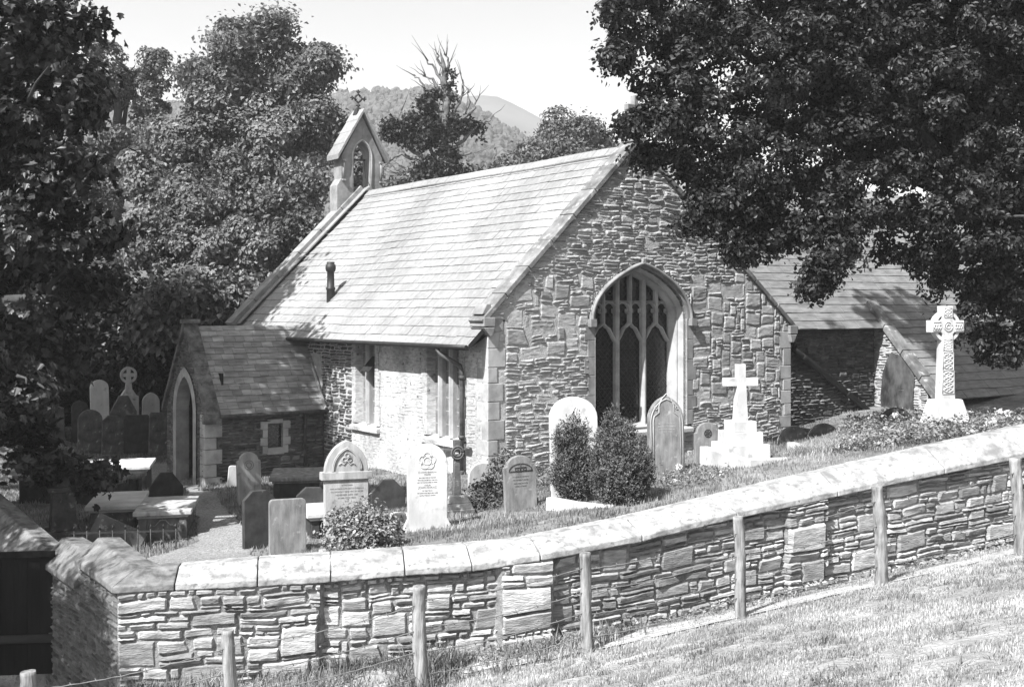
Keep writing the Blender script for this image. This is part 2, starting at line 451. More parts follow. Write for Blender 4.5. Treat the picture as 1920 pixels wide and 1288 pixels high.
PATH_R = pl([(500, 1062, 15.3), (478, 1045, 16), (462, 1000, 18.3), (420, 957, 21.8), (388, 930, 25), (372, 915, 27), (325, 872, 31), (190, 868, 33)])
strip("path", PATH_L, PATH_R, M['gravel'], h_yard)
tl = []; tr = []
for px in range(860, 2200, 60):
    l = l_of_px(px); x, y = w_at(l, 'x'), w_at(l, 'y')
    w = min(1.0, (px-840)/300)
    c = fence_y(x) + .28
    tl.append((x, c - .05 - .26*w)); tr.append((x, c + .08 + .26*w))
strip("path", tl, tr, M['track'], h_field, lift=.015)

# ------------------------------------------------------------------ rubble masonry
def rubble(mb, u0, u1, v0, v1, du, dv, pick, inside, mapf, seed=1, joint=.010, relief=.016, prot=(.0, .03), warp=.02, res=.035, mortar_mat=1, tones=(.7, 1.25), squeeze=None, lam=26.0, backing=True, special=None, mort=-.006, bh=(1, 2, 2, 2, 3), jump=.10, thin=.4):
    rg = random.Random(seed)
    nu = int(round((u1-u0)/du)); nv = int(round((v1-v0)/dv))
    occ = np.zeros((nu, nv), bool)
    ins = np.zeros((nu, nv), bool)
    for i in range(nu):
        for j in range(nv):
            ins[i, j] = inside(u0+(i+.5)*du, v0+(j+.5)*dv)
    rects = []
    if special:
        for (a, b, c, d, tn, pr) in special:
            ia, ib, ja, jb = int((a-u0)/du), int((b-u0)/du), int((c-v0)/dv), int((d-v0)/dv)
            if ins[ia:ib, ja:jb].all() and ib > ia and jb > ja and not occ[ia:ib, ja:jb].any():
                occ[ia:ib, ja:jb] = True; rects.append((ia, ja, ib, jb, tn, pr, True))
    # rough courses of changing height, with jumpers through two or more and thin stones packed in pairs
    j = 0; bands = []
    while j < nv:
        h = rg.choice(bh); bands.append((j, min(nv, j+h))); j += h
    for bi, (ja, jb) in enumerate(bands):
        i = 0
        while i < nu:
            if occ[i, ja:jb].any() or not ins[i, ja:jb].all(): i += 1; continue
            w, h = pick(u0+i*du, v0+ja*dv, rg)
            jt = jb; bk = bi
            want = h if h >= 5 else (jb-ja+1 if rg.random() < jump else 0)
            while jt-ja < want and bk+1 < len(bands): bk += 1; jt = bands[bk][1]
            if (jt-ja)*dv > w*du*.8: jt = jb
            k = 0
            while k < w and i+k < nu and not occ[i+k, ja:jt].any() and ins[i+k, ja:jt].all(): k += 1
            if k == 0:
                jt = jb; k = 0
                while k < w and i+k < nu and not occ[i+k, ja:jt].any() and ins[i+k, ja:jt].all(): k += 1
            nxt = i+k                                   # swallow a sliver that would be left beside it
            if nxt < nu-1 and k > 1 and not occ[nxt, ja:jt].any() and ins[nxt, ja:jt].all() and (nxt+1 >= nu or occ[nxt+1, ja:jt].any()): k += 1
            occ[i:i+k, ja:jt] = True
            if jt == jb and jb-ja >= 3 and rg.random() < thin:
                jm = ja + rg.randint(1, jb-ja-1); km = i + int(k*rg.uniform(.35, .65)) if k > 6 and rg.random() < .5 else None
                for (p, q_) in ((ja, jm), (jm, jb)):
                    if km and rg.random() < .6: rects.append((i, p, km, q_, None, None, False)); rects.append((km, p, i+k, q_, None, None, False))
                    else: rects.append((i, p, i+k, q_, None, None, False))
            else: rects.append((i, ja, i+k, jt, None, None, False))
            i += k
    for j in range(nv):                                 # packing in what is left
        i = 0
        while i < nu:
            if occ[i, j] or not ins[i, j]: i += 1; continue
            w = rg.randint(2, 6); k = 0
            while k < w and i+k < nu and not occ[i+k, j] and ins[i+k, j]: k += 1
            hh = 1
            if j+1 < nv and not occ[i:i+k, j+1].any() and ins[i:i+k, j+1].all(): hh = 2
            occ[i:i+k, j:j+hh] = True; rects.append((i, j, i+k, j+hh, None, None, False)); i += k
    def W(u, v):
        return (u + warp*.8*mnoise.noise(Vector((u*1.3, v*2.1, seed*3.7))), v + warp*mnoise.noise(Vector((u*2.2, v*1.7, seed*9.1))))
    for (ia, ja, ib, jb, tn, pr, flat) in rects:
        a, b, c, d = u0+ia*du, u0+ib*du, v0+ja*dv, v0+jb*dv
        w, h = b-a, d-c
        g = joint*rg.uniform(.5, 1.3)
        jx = min(.012, w*.05); jz = min(.007, h*.07)
        if flat: jx = jz = .004
        q = [(a+g+rg.random()*jx, c+g+rg.random()*jz), (b-g-rg.random()*jx, c+g+rg.random()*jz), (b-g-rg.random()*jx, d-g-rg.random()*jz), (a+g+rg.random()*jx, d-g-rg.random()*jz)]
        if not flat and h > .09 and rg.random() < .35:    # a snapped-off corner
            k = rg.choice((2, 3)); q[k] = (q[k][0] + (.3*w if k == 3 else -.3*w)*rg.random(), q[k][1])
        n1 = int(min(22, max(3, round(w/res)+1))); n2 = int(min(14, max(3, round(h/res)+1)))
        pd = rg.uniform(*prot) if pr is None else pr
        tx, tz = rg.uniform(-.5, .5)*prot[1]*1.1, rg.uniform(-.3, .8)*prot[1]*1.0
        rel = relief*rg.uniform(.3, 1.4)*(.45 if h > .17 else 1) if not flat else .004
        if h > .17 and not flat: tx *= .5; tz *= .5
        tone = (rg.uniform(*tones) if tn is None else tn)
        ph = rg.random()*90; skew = rg.uniform(-.45, .45)
        vs = []; rim = min(.009, h*.15, w*.15)
        for jj in range(n2+1):
            fv = jj/n2
            for ii in range(n1+1):
                fu = ii/n1
                # pull the outermost rows close to the rim so that edges stay crisp
                fu2 = 0 if ii == 0 else 1 if ii == n1 else max(rim/w*.5, min(1-rim/w*.5, fu)); fv2 = 0 if jj == 0 else 1 if jj == n2 else max(rim/h*.5, min(1-rim/h*.5, fv))
                u = (q[0][0]*(1-fu2)+q[1][0]*fu2)*(1-fv2) + (q[3][0]*(1-fu2)+q[2][0]*fu2)*fv2
                v = (q[0][1]*(1-fu2)+q[1][1]*fu2)*(1-fv2) + (q[3][1]*(1-fu2)+q[2][1]*fu2)*fv2
                edge = (ii in (0, n1)) or (jj in (0, n2))
                uu, vv = W(u, v)
                if not flat:
                    e = .006
                    uu += e*mnoise.noise(Vector((u*31, v*31, ph))); vv += e*mnoise.noise(Vector((u*27, v*31, ph+5)))
                if edge: dd = mort - .008
                else:
                    em = min(fu2*w, (1-fu2)*w, fv2*h, (1-fv2)*h)
                    lamn = mnoise.noise(Vector((u*3.5+ph, (v+skew*u*.3)*lam, ph)))
                    rid = 1-abs(mnoise.noise(Vector((u*7, v*16, ph+20))))*2
                    dd = pd + tx*(fu2-.5)*2 + tz*(fv2-.5)*2 + rel*(lamn*.9+rid*.5) - .007*max(0, 1-em/.010)
                    dd = max(dd, .001)
                if squeeze: uu, vv = squeeze(uu, vv)
                vs.append(mapf(uu, vv, dd))
        fs = []
        for jj in range(n2):
            for ii in range(n1):
                k = jj*(n1+1)+ii
                fs.append((k, k+1, k+n1+2, k+n1+1))
        mb.add(vs, fs, 0, tone)
    if backing:
        vid = {}
        vs = []; fs = []
        def vert(i, j):
            if (i, j) not in vid:
                uu, vv = u0+i*du, v0+j*dv
                dd = mort + .005*mnoise.noise(Vector((uu*12, vv*12, 3)))
                if squeeze: uu, vv = squeeze(uu, vv)
                vid[(i, j)] = len(vs); vs.append(mapf(uu, vv, dd))
            return vid[(i, j)]
        for i in range(0, nu, 2):
            for j in range(0, nv, 2):
                if ins[i:i+2, j:j+2].any():
                    i2, j2 = min(nu, i+2), min(nv, j+2)
                    fs.append((vert(i, j), vert(i2, j), vert(i2, j2), vert(i, j2)))
        mb.add(vs, fs, mortar_mat, 1.0)
    return mb

def picker(wa, wb, ha, hb, big=.12, bw=(6, 9), bh=(3, 5)):
    def f(u, v, rg):
        if rg.random() < big: return rg.randint(*bw), rg.randint(*bh)
        h = rg.randint(ha, hb)
        return rg.randint(wa, wb) + h, h
    return f

# ------------------------------------------------------------------ boundary wall
bwall = empty("boundary_wall", (WX[0], WY[0], w_at(0, 'foot')))
tag(bwall, "long churchyard wall of pale slate rubble with broad slanting coping, behind the wire fence", "wall")
base = bwall.location.copy()
def wl_map(l, v, d):
    # v is height above a gently sloping datum
    x, y = w_at(l, 'x'), w_at(l, 'y')
    z0 = -4.55 + .62*(w_at(l, 'bot') - w_at(0, 'bot')) + v
    z = min(z0, w_at(l, 'bot') - .005)
    e = .05
    tx, ty = w_at(l+e, 'x')-w_at(l-e, 'x'), w_at(l+e, 'y')-w_at(l-e, 'y')
    n = sqrt(tx*tx+ty*ty) or 1
    nx_, ny_ = ty/n, -tx/n
    px = w_at(l, 'px')
    step = .0
    for (pa, pb) in ((-100, 600), (938, 1030), (1470, 1542)):
        if pa < px < pb: step = .09
    if pb is None: pass
    d = d + step
    return (x + nx_*d - base.x, y + ny_*d - base.y, z - base.z)
LEN = WL[-1]
def inside_bw(l, v):
    z0 = -4.55 + .62*(w_at(l, 'bot') - w_at(0, 'bot')) + v
    return z0 < w_at(l, 'bot') - .0 and z0 > w_at(l, 'foot') - .3
def pick_bw(l, v, rg):
    r = rg.random()
    if r < .05: return rg.randint(9, 13), rg.randint(5, 6)
    if r < .68: return rg.randint(6, 13), 3
    return rg.randint(3, 8), 2
sp = []
def spx(pa, pb, ya, yb, tone, pr):
    la, lb = l_of_px(pa), l_of_px(pb); lm = (la+lb)/2; Y = w_at(lm, 'y')
    zz = lambda y: (HZ-y)/F*Y - (-4.55 + .62*(w_at(lm, 'bot') - w_at(0, 'bot')))
    sp.append((la, lb, zz(yb), zz(ya), tone, pr))
spx(527, 598, 1165, 1222, 1.15, .05); spx(940, 1029, 1093, 1143, 1.1, .05); spx(1472, 1540, 982, 1030, 1.05, .05)
spx(940, 1029, 1145, 1180, .95, .04); spx(940, 1029, 1182, 1222, .98, .04); spx(1240, 1300, 1025, 1062, .75, .03)
spx(1380, 1430, 985, 1012, .75, .03); spx(425, 468, 1108, 1128, 1.1, .04); spx(1860, 1890, 885, 918, .75, .03)
spx(640, 690, 1112, 1140, .8, .03); spx(800, 850, 1112, 1140, .85, .03); spx(1420, 1468, 1040, 1066, .9, .03)
mb = MB()
rubble(mb, 0, LEN - 3.2, 0, 2.75, .04, .036, pick_bw, inside_bw, wl_map, seed=11, joint=.003, relief=.009, prot=(.006, .036), warp=.028, res=.028, tones=(.55, 1.35), special=sp, lam=20, mort=-.012, bh=(1, 2, 2, 3, 3, 3, 4, 4), jump=.13, thin=.5)
mb.build("stonework", [M['field_stone'], M['mortar_mid']], bwall)
# wall core behind the facing, so that it has its real thickness from every side
mb = MB()
ls = np.linspace(0, LEN, 70)
vs = []
for l in ls:
    a = wl_map(l, 0, -.02 - (.09 if False else 0)); x, y = w_at(l, 'x'), w_at(l, 'y')
    p0 = Vector(wl_map(l, 0, -.12)); p1 = Vector(wl_map(l, 0, -.50))
    top = w_at(l, 'bot') - base.z - .01; bot = w_at(l, 'foot') - .5 - base.z
    vs += [(p0.x, p0.y, bot), (p0.x, p0.y, top), (p1.x, p1.y, top), (p1.x, p1.y, bot)]
fs = []
for i in range(len(ls)-1):
    for k in range(4):
        k2 = (k+1) % 4
        fs.append((i*4+k, i*4+k2, (i+1)*4+k2, (i+1)*4+k))
fs += [(0, 3, 2, 1), tuple((len(ls)-1)*4+k for k in range(4))]
mb.add(vs, fs); mb.build("core", M['mortar_dark'], bwall)
# coping blocks
joints = [150, 330, 483, 620, 758, 882, 1008, 1195, 1372, 1560, 1760, 1960, 2160, 2490]
def cop_section(l, ext=.05, depth=.40):
    top, bot = w_at(l, 'top'), w_at(l, 'bot')
    lip = .075
    f = Vector(wl_map(l, 0, .05 - (.09 if wl_step(l) else 0) + .06)); bk = Vector(wl_map(l, 0, .02 - depth*.62 - (.09 if wl_step(l) else 0))); bb = Vector(wl_map(l, 0, -.52 - (.09 if wl_step(l) else 0)))
    T, B = top - base.z, bot - base.z
    return [Vector((f.x, f.y, B)), Vector((f.x, f.y, B+lip)), Vector((bk.x, bk.y, T)), Vector((bb.x, bb.y, T-.02)), Vector((bb.x, bb.y, B))]
def wl_step(l):
    px = w_at(l, 'px')
    return any(pa < px < pb for (pa, pb) in ((-100, 600), (938, 1030), (1470, 1542)))
def coping_block(secs, name="coping_stone", parent=bwall, m=None, seed=0):
    """smooth sections joined, jittered, with end caps"""
    mb = MB(); vs = []
    n = len(secs)
    K = len(secs[0])
    for i, s in enumerate(secs):
        for k, p in enumerate(s):
            j = .007*mnoise.noise(Vector((i*.7+seed, k*4.0, seed*2.1))) + (.014*mnoise.noise(Vector((i*2.9+seed, k*7.0, 1))) if k == 1 else 0)
            vs.append(p + Vector((0, j*.6, j)))
    fs = []
    for i in range(n-1):
        for k in range(K):
            k2 = (k+1) % K
            fs.append((i*K+k, (i+1)*K+k, (i+1)*K+k2, i*K+k2))
    fs += [tuple(range(K)), tuple(reversed([(n-1)*K+k for k in range(K)]))]
    mb.add(vs, fs, 0, .93+.12*((seed*37) % 10)/10)
    return mb.build(name, m or M['coping'], parent, bevel=.012)
for i in range(1, len(joints)-1):
    la, lb = l_of_px(joints[i]) + .006, l_of_px(joints[i+1]) - .006
    coping_block([cop_section(l) for l in np.linspace(la, lb, 14)], seed=i)
# corner: front block mitred into the side limb
def limb_map(q0, q1, dist, d):
    t = (q1-q0).normalized(); nrm = Vector((-t.y, t.x))       # pointing to the outside (left)
    if nrm.x > 0: nrm = -nrm
    p = q0 + t*dist + nrm*d
    return p
q0, q1 = LIMB[0], LIMB[1]
t01 = (q1-q0).normalized()
LT01 = (q1-q0).length
zc = w_at(0, 'top'); zb = w_at(0, 'bot')
ztip = (HZ-1010)/F*13.75
def limb_sec(dist, zt, zlow, q0=q0, q1=q1):
    o = limb_map(q0, q1, dist, .07); k = limb_map(q0, q1, dist, -.20); b = limb_map(q0, q1, dist, -.46)
    f = lambda p, z: Vector((p.x-base.x, p.y-base.y, z-base.z))
    return [f(o, zlow), f(o, zlow+.07), f(k, zt), f(b, zt-.02), f(b, zlow)]
sec_f = cop_section(l_of_px(330)-.006)
sec_0 = cop_section(0.02)
# mitre section at the corner
mit = []
cor = Vector((WX[0]-base.x, WY[0]-base.y, 0))
for k, (dy, z) in enumerate(((-.10, zb), (-.10, zb+.07), (.24, zc), (.52, zc-.02), (.52, zb))):
    mit.append(Vector((cor.x + (-.03 if k < 2 else .10 if k == 2 else .30), cor.y + (-.11 if k < 2 else .25 if k == 2 else .55), z-base.z)))
coping_block([mit] + [cop_section(l) for l in np.linspace(.35, l_of_px(330)-.006, 6)], seed=31, m=M['coping_mossy'])
coping_block([limb_sec(LT01-.02, ztip, ztip-.30)] + [limb_sec(LT01*(1-f), zc*f+ztip*(1-f), (zb*f+(ztip-.30)*(1-f))) for f in (.25, .5, .7)] + [mit], seed=41, m=M['coping_mossy'])
# side limb stonework, first length
mb = MB()
def limb_wall(mb, q0, q1, za, zb_, zbot, seed, mat_back=1):
    Lr = (q1-q0).length
    zmax = max(za, zb_)
    def ins(l, v): return 0 <= l <= Lr and (v + zbot) < za + (zb_-za)*l/Lr - .0
    def mp(l, v, d):
        p = limb_map(q0, q1, max(0, min(Lr, l)), d)
        z = min(v + zbot, za + (zb_-za)*max(0, min(Lr, l))/Lr)
        return (p.x-base.x, p.y-base.y, z-base.z)
    rubble(mb, 0, Lr, 0, zmax-zbot, .05, .04, picker(3, 7, 1, 3, .1, (5, 7), (3, 4)), ins, mp, seed=seed, joint=.008, relief=.02, prot=(.002, .022), warp=.02, res=.05, tones=(.6, 1.1))
    a0, a1 = limb_map(q0, q1, 0, -.04), limb_map(q0, q1, Lr, -.04); b0, b1 = limb_map(q0, q1, .05, -.46), limb_map(q0, q1, Lr, -.46)
    vs = [(a0.x, a0.y, zbot), (a1.x, a1.y, zbot), (b1.x, b1.y, zbot), (b0.x, b0.y, zbot), (a0.x, a0.y, za-.02), (a1.x, a1.y, zb_-.02), (b1.x, b1.y, zb_-.02), (b0.x, b0.y, za-.02)]
    mb.add([(x-base.x, y-base.y, z-base.z) for x, y, z in vs], [(3,2,1,0),(4,5,6,7),(0,1,5,4),(1,2,6,5),(2,3,7,6),(3,0,4,7)], 1)
limb_wall(mb, LIMB[0], LIMB[1], zb, ztip-.30, -5.2, 71)
z2a, z2b = (HZ-1042)/F*13.95, (HZ-1010)/F*14.9
limb_wall(mb, LIMB[1], LIMB[2], z2a-.32, z2b-.34, -5.2, 72)
mb.build("side_stonework", [M['rubble_dark'], M['mortar_dark']], bwall)
Lr2 = (LIMB[2]-LIMB[1]).length
coping_block([limb_sec(Lr2*f, z2b*f+z2a*(1-f), (z2b*f+z2a*(1-f))-.34, LIMB[1], LIMB[2]) for f in (.98, .6, .3, .02)], seed=51, m=M['coping_mossy'])
# separate wall beyond the gateway
w2 = empty("side_wall", (LIMB[3].x, LIMB[3].y, -4.6))
tag(w2, "short dark wall with a pale slanting coping beyond the gateway, at the left edge of the view", "wall")
base_keep = base.copy(); base = w2.location.copy()
g0 = Vector(P(57, 0, 15.6).xy); g1 = Vector(P(-260, 0, 22).xy)
za, zb2 = (HZ-1030)/F*15.6, (HZ-750)/F*22
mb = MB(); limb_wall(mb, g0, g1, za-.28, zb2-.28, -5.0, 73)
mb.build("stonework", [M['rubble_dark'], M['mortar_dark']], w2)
Lg = (g1-g0).length
coping_block([limb_sec(Lg*f, zb2*f+za*(1-f), (zb2*f+za*(1-f))-.32, g0, g1) for f in (1, .8, .6, .4, .2, 0)], seed=61, parent=w2, m=M['coping_mossy'])
base = base_keep
# boarded gate in the gateway, its near-black colours stand in for deep shade
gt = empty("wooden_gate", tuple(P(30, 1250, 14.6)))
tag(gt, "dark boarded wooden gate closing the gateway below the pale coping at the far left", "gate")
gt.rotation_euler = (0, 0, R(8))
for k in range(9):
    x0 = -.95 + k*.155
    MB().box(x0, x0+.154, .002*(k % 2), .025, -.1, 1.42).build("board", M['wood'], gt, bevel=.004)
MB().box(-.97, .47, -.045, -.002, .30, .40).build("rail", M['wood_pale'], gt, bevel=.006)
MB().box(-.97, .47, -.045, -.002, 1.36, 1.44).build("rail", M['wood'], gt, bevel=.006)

# ------------------------------------------------------------------ wire fence
fence = empty("wire_fence", (0, fence_y(0), fence_z(0)))
tag(fence, "low fence of rough round posts and barbed wire on the field side of the wall", "fence")
POSTS = [(55, 1258, 48), (428, 1180, 42), (784, 1098, 42), (1095, 1036, 36), (1383, 968, 34), (1645, 912, 38), (1905, 858, 36)]
tops = []
for i, (px, py, wp) in enumerate(POSTS):
    x = (px-CX)/F * (12.35/(1-.26*(px-CX)/F)); Y = fence_y(x); x = (px-CX)/F*Y
    t = P(px, py, Y); zf = fence_z(x) - .12
    r = wp/2*.58/F*Y
    lean = .055 + .02*mnoise.noise(Vector((i*3.3, 0, 0)))
    mb = MB(); pts = []; rad = []
    for k in range(11):
        f = k/10; z = zf + (t.z-zf)*f
        pts.append((x + lean*(1-f) + .012*sin(f*5+i) - fence.location.x, Y - fence.location.y, z - fence.location.z)); rad.append(r*(1.12-.14*f + .05*mnoise.noise(Vector((f*6, i, 1)))))
    rad[-1] *= .93
    mb.tube([pts[0]] + [tuple(Vector(pts[int(q_)])*(1-q_ % 1) + Vector(pts[min(10, int(q_)+1)])*(q_ % 1)) for q_ in np.linspace(.2, 9.99, 34)], [rad[0]] + [rad[int(q_)]*(1+.10*mnoise.noise(Vector((q_*1.9, i*3, 2)))) for q_ in np.linspace(.2, 9.99, 34)], 16, rough=.22)
    mb.build("post", M['post'], fence)
    tops.append((Vector((x, Y, t.z)), zf))
def wire(pa, pb, dz0, dz1, r=.0058):
    mb = MB(); pts = []
    for k in range(25):
        f = k/24
        p = pa*(1-f) + pb*f
        p = p + Vector((0, 0, dz0*(1-f)+dz1*f - .05*sin(pi*f) + .004*sin(k*2.7)))
        pts.append(p - fence.location)
    mb.tube(pts, r, 5)
    for k in range(2, 24, 3):                 # barbs
        c = pts[k]
        mb.tube([c+Vector((-.012, 0, .02)), c+Vector((.012, 0, -.02))], r*.7, 4)
    return mb.build("wire", M['wire'], fence)
offs = [-.16, -.42, -.66, -.9]
for i in range(len(tops)-1):
    a, b = tops[i][0], tops[i+1][0]
    for o_ in offs:
        o2 = o_ + rnd.uniform(-.03, .03)
        fr = Vector((0, -.035, 0))
        wire(a+fr, b+fr, o_+rnd.uniform(-.02, .02), o2)
# ------------------------------------------------------------------ the church; local axes: x along the east gable, y back along the nave, z absolute minus ZB
ANG = atan2(1520, 2200)
CA, SA = cos(ANG), sin(ANG)
OX, OY, ZB = (915-CX)/F*23, 23.0, -4.2
church = empty("church", (OX, OY, ZB), ANG)
tag(church, "small stone church with pale slate roof, traceried window and little bellcote on its ridge", "church")
def LT(px, py, s):
    k = (px-CX)/F; t = (k*(OY+s*CA)-OX+s*SA)/(CA-k*SA); Y = OY+t*SA+s*CA
    return t, (HZ-py)/F*Y
def LS(px, py, t):
    k = (px-CX)/F; s = (OX+t*CA-k*(OY+t*SA))/(SA+k*CA); Y = OY+t*SA+s*CA
    return s, (HZ-py)/F*Y
def cb(mb, name, m, parent=church, bevel=0):
    mb.v = [(x, y, z-ZB) for x, y, z in mb.v]
    return mb.build(name, m, parent, bevel)

RIDGE_T, RIDGE_Z, ROOF_L = 3.8, 3.40, 12.42
W_T = 8.62
APEX = (3.82, 3.42); LK = (0.0, -.26); RK = (W_T, -.46)
def gable_top(t):
    return (LK[1] + (APEX[1]-LK[1])*(t-LK[0])/(APEX[0]-LK[0])) if t < APEX[0] else (APEX[1] + (RK[1]-APEX[1])*(t-APEX[0])/(RK[0]-APEX[0]))
# east window opening
WC, WH, WS, WR = 3.965, 1.30, -.29, 1.12         # centre, half width, spring height, rise
W_SILL = -2.62
def arch_half(z, hw=WH, rise=WR, spring=WS):
    """half width of the opening at height z (two-centred arch)"""
    if z <= spring: return hw
    h = z-spring
    if h >= rise: return 0
    if rise < hw*1.05: return hw*(1-(h/rise)**2.1)**.86
    c = (rise*rise - hw*hw)/(2*hw); r = c+hw
    v = r*r - h*h
    return max(0, sqrt(max(v, 0)) - c)
def arch_pts(hw, rise, spring, bottom, cx=WC, n=14):
    """outline anticlockwise seen from the front: from left foot over the top to right foot"""
    L = []
    c = (rise*rise - hw*hw)/(2*hw); r = c+hw
    L.append((cx-hw, bottom))
    a1 = atan2(rise, c)
    for k in range(n+1):
        if rise < hw*1.05:
            f = 1-(1-k/n)**1.25; L.append((cx - hw*max(0, 1-f**2.1)**.86, spring + rise*f)); continue
        a = a1*k/n
        L.append((cx + c - r*cos(a), spring + r*sin(a)))
    Rr = [(2*cx - x, z) for x, z in L[::-1]][1:]
    return L + Rr
RINGW = .13
def in_gable(t, z):
    if not (0.0 < t < W_T): return False
    if z > gable_top(t) + .06: return False
    if W_SILL-.2 < z and abs(t-WC) < arch_half(z, WH+.16, WR+.16): return False
    # quoins
    if t < .40 and z < LK[1]: return False
    if t > W_T-.38 and z < RK[1]: return False
    return True
def gmap(t, z, d): return (t, -d, z)
def gsq(t, z):
    t = min(max(t, .02), W_T-.02); return t, min(z, gable_top(t)+.02)
def pick_g(t, z, rg):
    r = rg.random()
    blocky = (t > 5.3 and -2.2 < z < .6) or (t < 2.4 and -1.1 < z < .35)
    if blocky and r < .5: return rg.randint(7, 13), rg.randint(6, 9)
    if r < .04: return rg.randint(6, 11), rg.randint(3, 5)
    h = rg.choice((1, 1, 1, 2, 2, 2, 3))
    return rg.randint(3, 8)+h, h
mb = MB()
rubble(mb, 0, W_T, -3.7, 3.6, .05, .035, pick_g, in_gable, gmap, seed=5, joint=.003, relief=.018, prot=(.003, .032), warp=.05, res=.05, tones=(.65, 1.2), squeeze=gsq, lam=18, mort=.004)
cb(mb, "east_wall", [M['rubble'], M['mortar']])
# solid core of the walls: gable slab with the window opening left free, built as column boxes
mb = MB()
pts = arch_pts(WH, WR, WS, W_SILL, n=10)
outer = [(0.02, -5), (W_T-.02, -5), (W_T-.02, RK[1]), (APEX[0], APEX[1]-.02), (.02, LK[1])]
# left part, right part, top part around the opening
def wallprism(poly, y0=.03, y1=.56): mb.prism(poly, y0, y1, 0)
cl = [p for p in pts if p[0] <= WC+1e-6]; cr = [p for p in pts if p[0] >= WC-1e-6]
wallprism([(0.02, -5), (WC, -5), (WC, W_SILL), ] + cl + [(WC, APEX[1]-.15), (APEX[0]-.0, APEX[1]-.08), (.02, LK[1]-.04)])
wallprism([(WC, -5), (W_T-.02, -5), (W_T-.02, RK[1]-.04), (WC, APEX[1]-.15)] + cr + [(WC, W_SILL)])
cb(mb, "wall_core", M['mortar_dark'])
# dressed corner stones
def quoins(t0, t1, zt, zb_, name, front=True, seed=2, m=None, flip=False):
    rg = random.Random(seed); z = zb_; mb = MB(); k = 0
    while z < zt - .05:
        h = min(rg.uniform(.26, .42), zt-z)
        wl = (.38 if k % 2 else .24) + rg.uniform(-.03, .04)
        ws = (.22 if k % 2 else .40)
        if not flip: mb.box(t0-.008, t0+wl, -.008-.008*rg.random(), ws, z+.006, z+h-.006, 0, rg.uniform(.8, 1.12))
        else: mb.box(t1-wl, t1+.008, -.008-.008*rg.random(), ws, z+.006, z+h-.006, 0, rg.uniform(.8, 1.12))
        z += h; k += 1
    return cb(mb, name, m or M['ashlar'], bevel=.012)
quoins(0, 0, LK[1]+.02, -3.6, "corner_stonework", seed=3)
quoins(0, W_T, RK[1]+.02, -3.8, "corner_stonework", seed=8, flip=True, m=M['ashlar'])
# backing behind quoin notch
mb = MB(); mb.box(-.006, .45, .004, .46, -4.4, LK[1]-.05); mb.box(W_T-.42, W_T-.003, .004, .05, -4.4, RK[1]); mb.v = [(x, y, z-ZB) for x, y, z in mb.v]; mb.build_each("corner_bedding", M['limewash'], church)

# east window ------------------------------------------------
win = empty("east_window", (WC, 0, W_SILL-ZB), 0, church)
def wb(mb, name, m, bevel=0):
    mb.v = [(x-WC, y, z-W_SILL) for x, y, z in mb.v]
    return (mb.build_each if name == 'saddle_bar' else mb.build)(name, m, win, bevel)
mb = MB()                                   # jamb and arch stones round the opening, with open joints
op = arch_pts(WH, WR, WS, W_SILL, n=14); ou = arch_pts(WH+RINGW, WR+RINGW*.95, WS, W_SILL, n=14)
def seg(A, B, i, j, y0=-.035, y1=.10, tone=1):
    g = .035
    f = lambda P_, Q, t: (P_[0]*(1-t)+Q[0]*t, P_[1]*(1-t)+Q[1]*t)
    path_i = [A[k] for k in range(i, j+1)]; path_o = [B[k] for k in range(i, j+1)]
    mb.prism([(x, z) for x, z in path_i] + [(x, z) for x, z in path_o[::-1]], y1, y0, 0, tone) if False else mb.prism([(x, z) for x, z in path_o[::-1]][::-1][::-1] + [(x, z) for x, z in path_i], y0, y1, 0, tone)
n = len(op)
def subdiv_side(x_in, x_out, za, zb_, parts, rg):
    z = za
    hs = [rg.uniform(.8, 1.3) for _ in range(parts)]; tot = sum(hs)
    for k, h in enumerate(hs):
        h = (zb_-za)*h/tot
        xo = x_out + (x_out-x_in)*(.25 if k % 2 else -.15)
        mb.box(min(x_in, xo), max(x_in, xo), -.022, .1, z+.004, z+h-.004, 0, rg.uniform(.85, 1.1)); z += h
rg = random.Random(4)
subdiv_side(WC-WH, WC-WH-.22, W_SILL, WS, 6, rg); subdiv_side(WC+WH, WC+WH+.22, W_SILL, WS, 6, rg)
for i, j in ((1, 4), (4, 7), (7, 10), (10, 13), (13, 15)):
    seg(op, ou, i, j, tone=rg.uniform(.9, 1.08))
m_ = n-1
for i, j in ((15, 17), (17, 20), (20, 23), (23, 26), (26, 29)):
    seg(op, ou, i, min(j, n-2), tone=rg.uniform(.9, 1.08))
wb(mb, "surround", M['ashlar_grey'], bevel=.008)
mb = MB()                                   # splayed reveal, two orders
def sweep(A, ya, B, yb, tone=1):
    k = len(A); vs = [(x, ya, z) for x, z in A] + [(x, yb, z) for x, z in B]
    mb.add(vs, [(i, i+1, k+i+1, k+i) for i in range(k-1)], 0, tone)
o1 = arch_pts(WH, WR, WS, W_SILL, n=14); o2 = arch_pts(WH-.07, WR-.06, WS, W_SILL, n=14); o3 = arch_pts(WH-.10, WR-.09, WS, W_SILL, n=14); o4 = arch_pts(WH-.17, WR-.15, WS, W_SILL, n=14)
sweep(o1, -.03, o1, .10); sweep(o1, .10, o2, .20); sweep(o2, .20, o3, .20); sweep(o3, .20, o3, .26); sweep(o3, .26, o4, .40); sweep(o4, .40, o4, .52)
wb(mb, "reveal", M['ashlar'])
mb = MB()
mb.prism([(-.07, 0), (.07, 0), (.07, .06), (-.07, .06)], 0, 0.01) if False else None
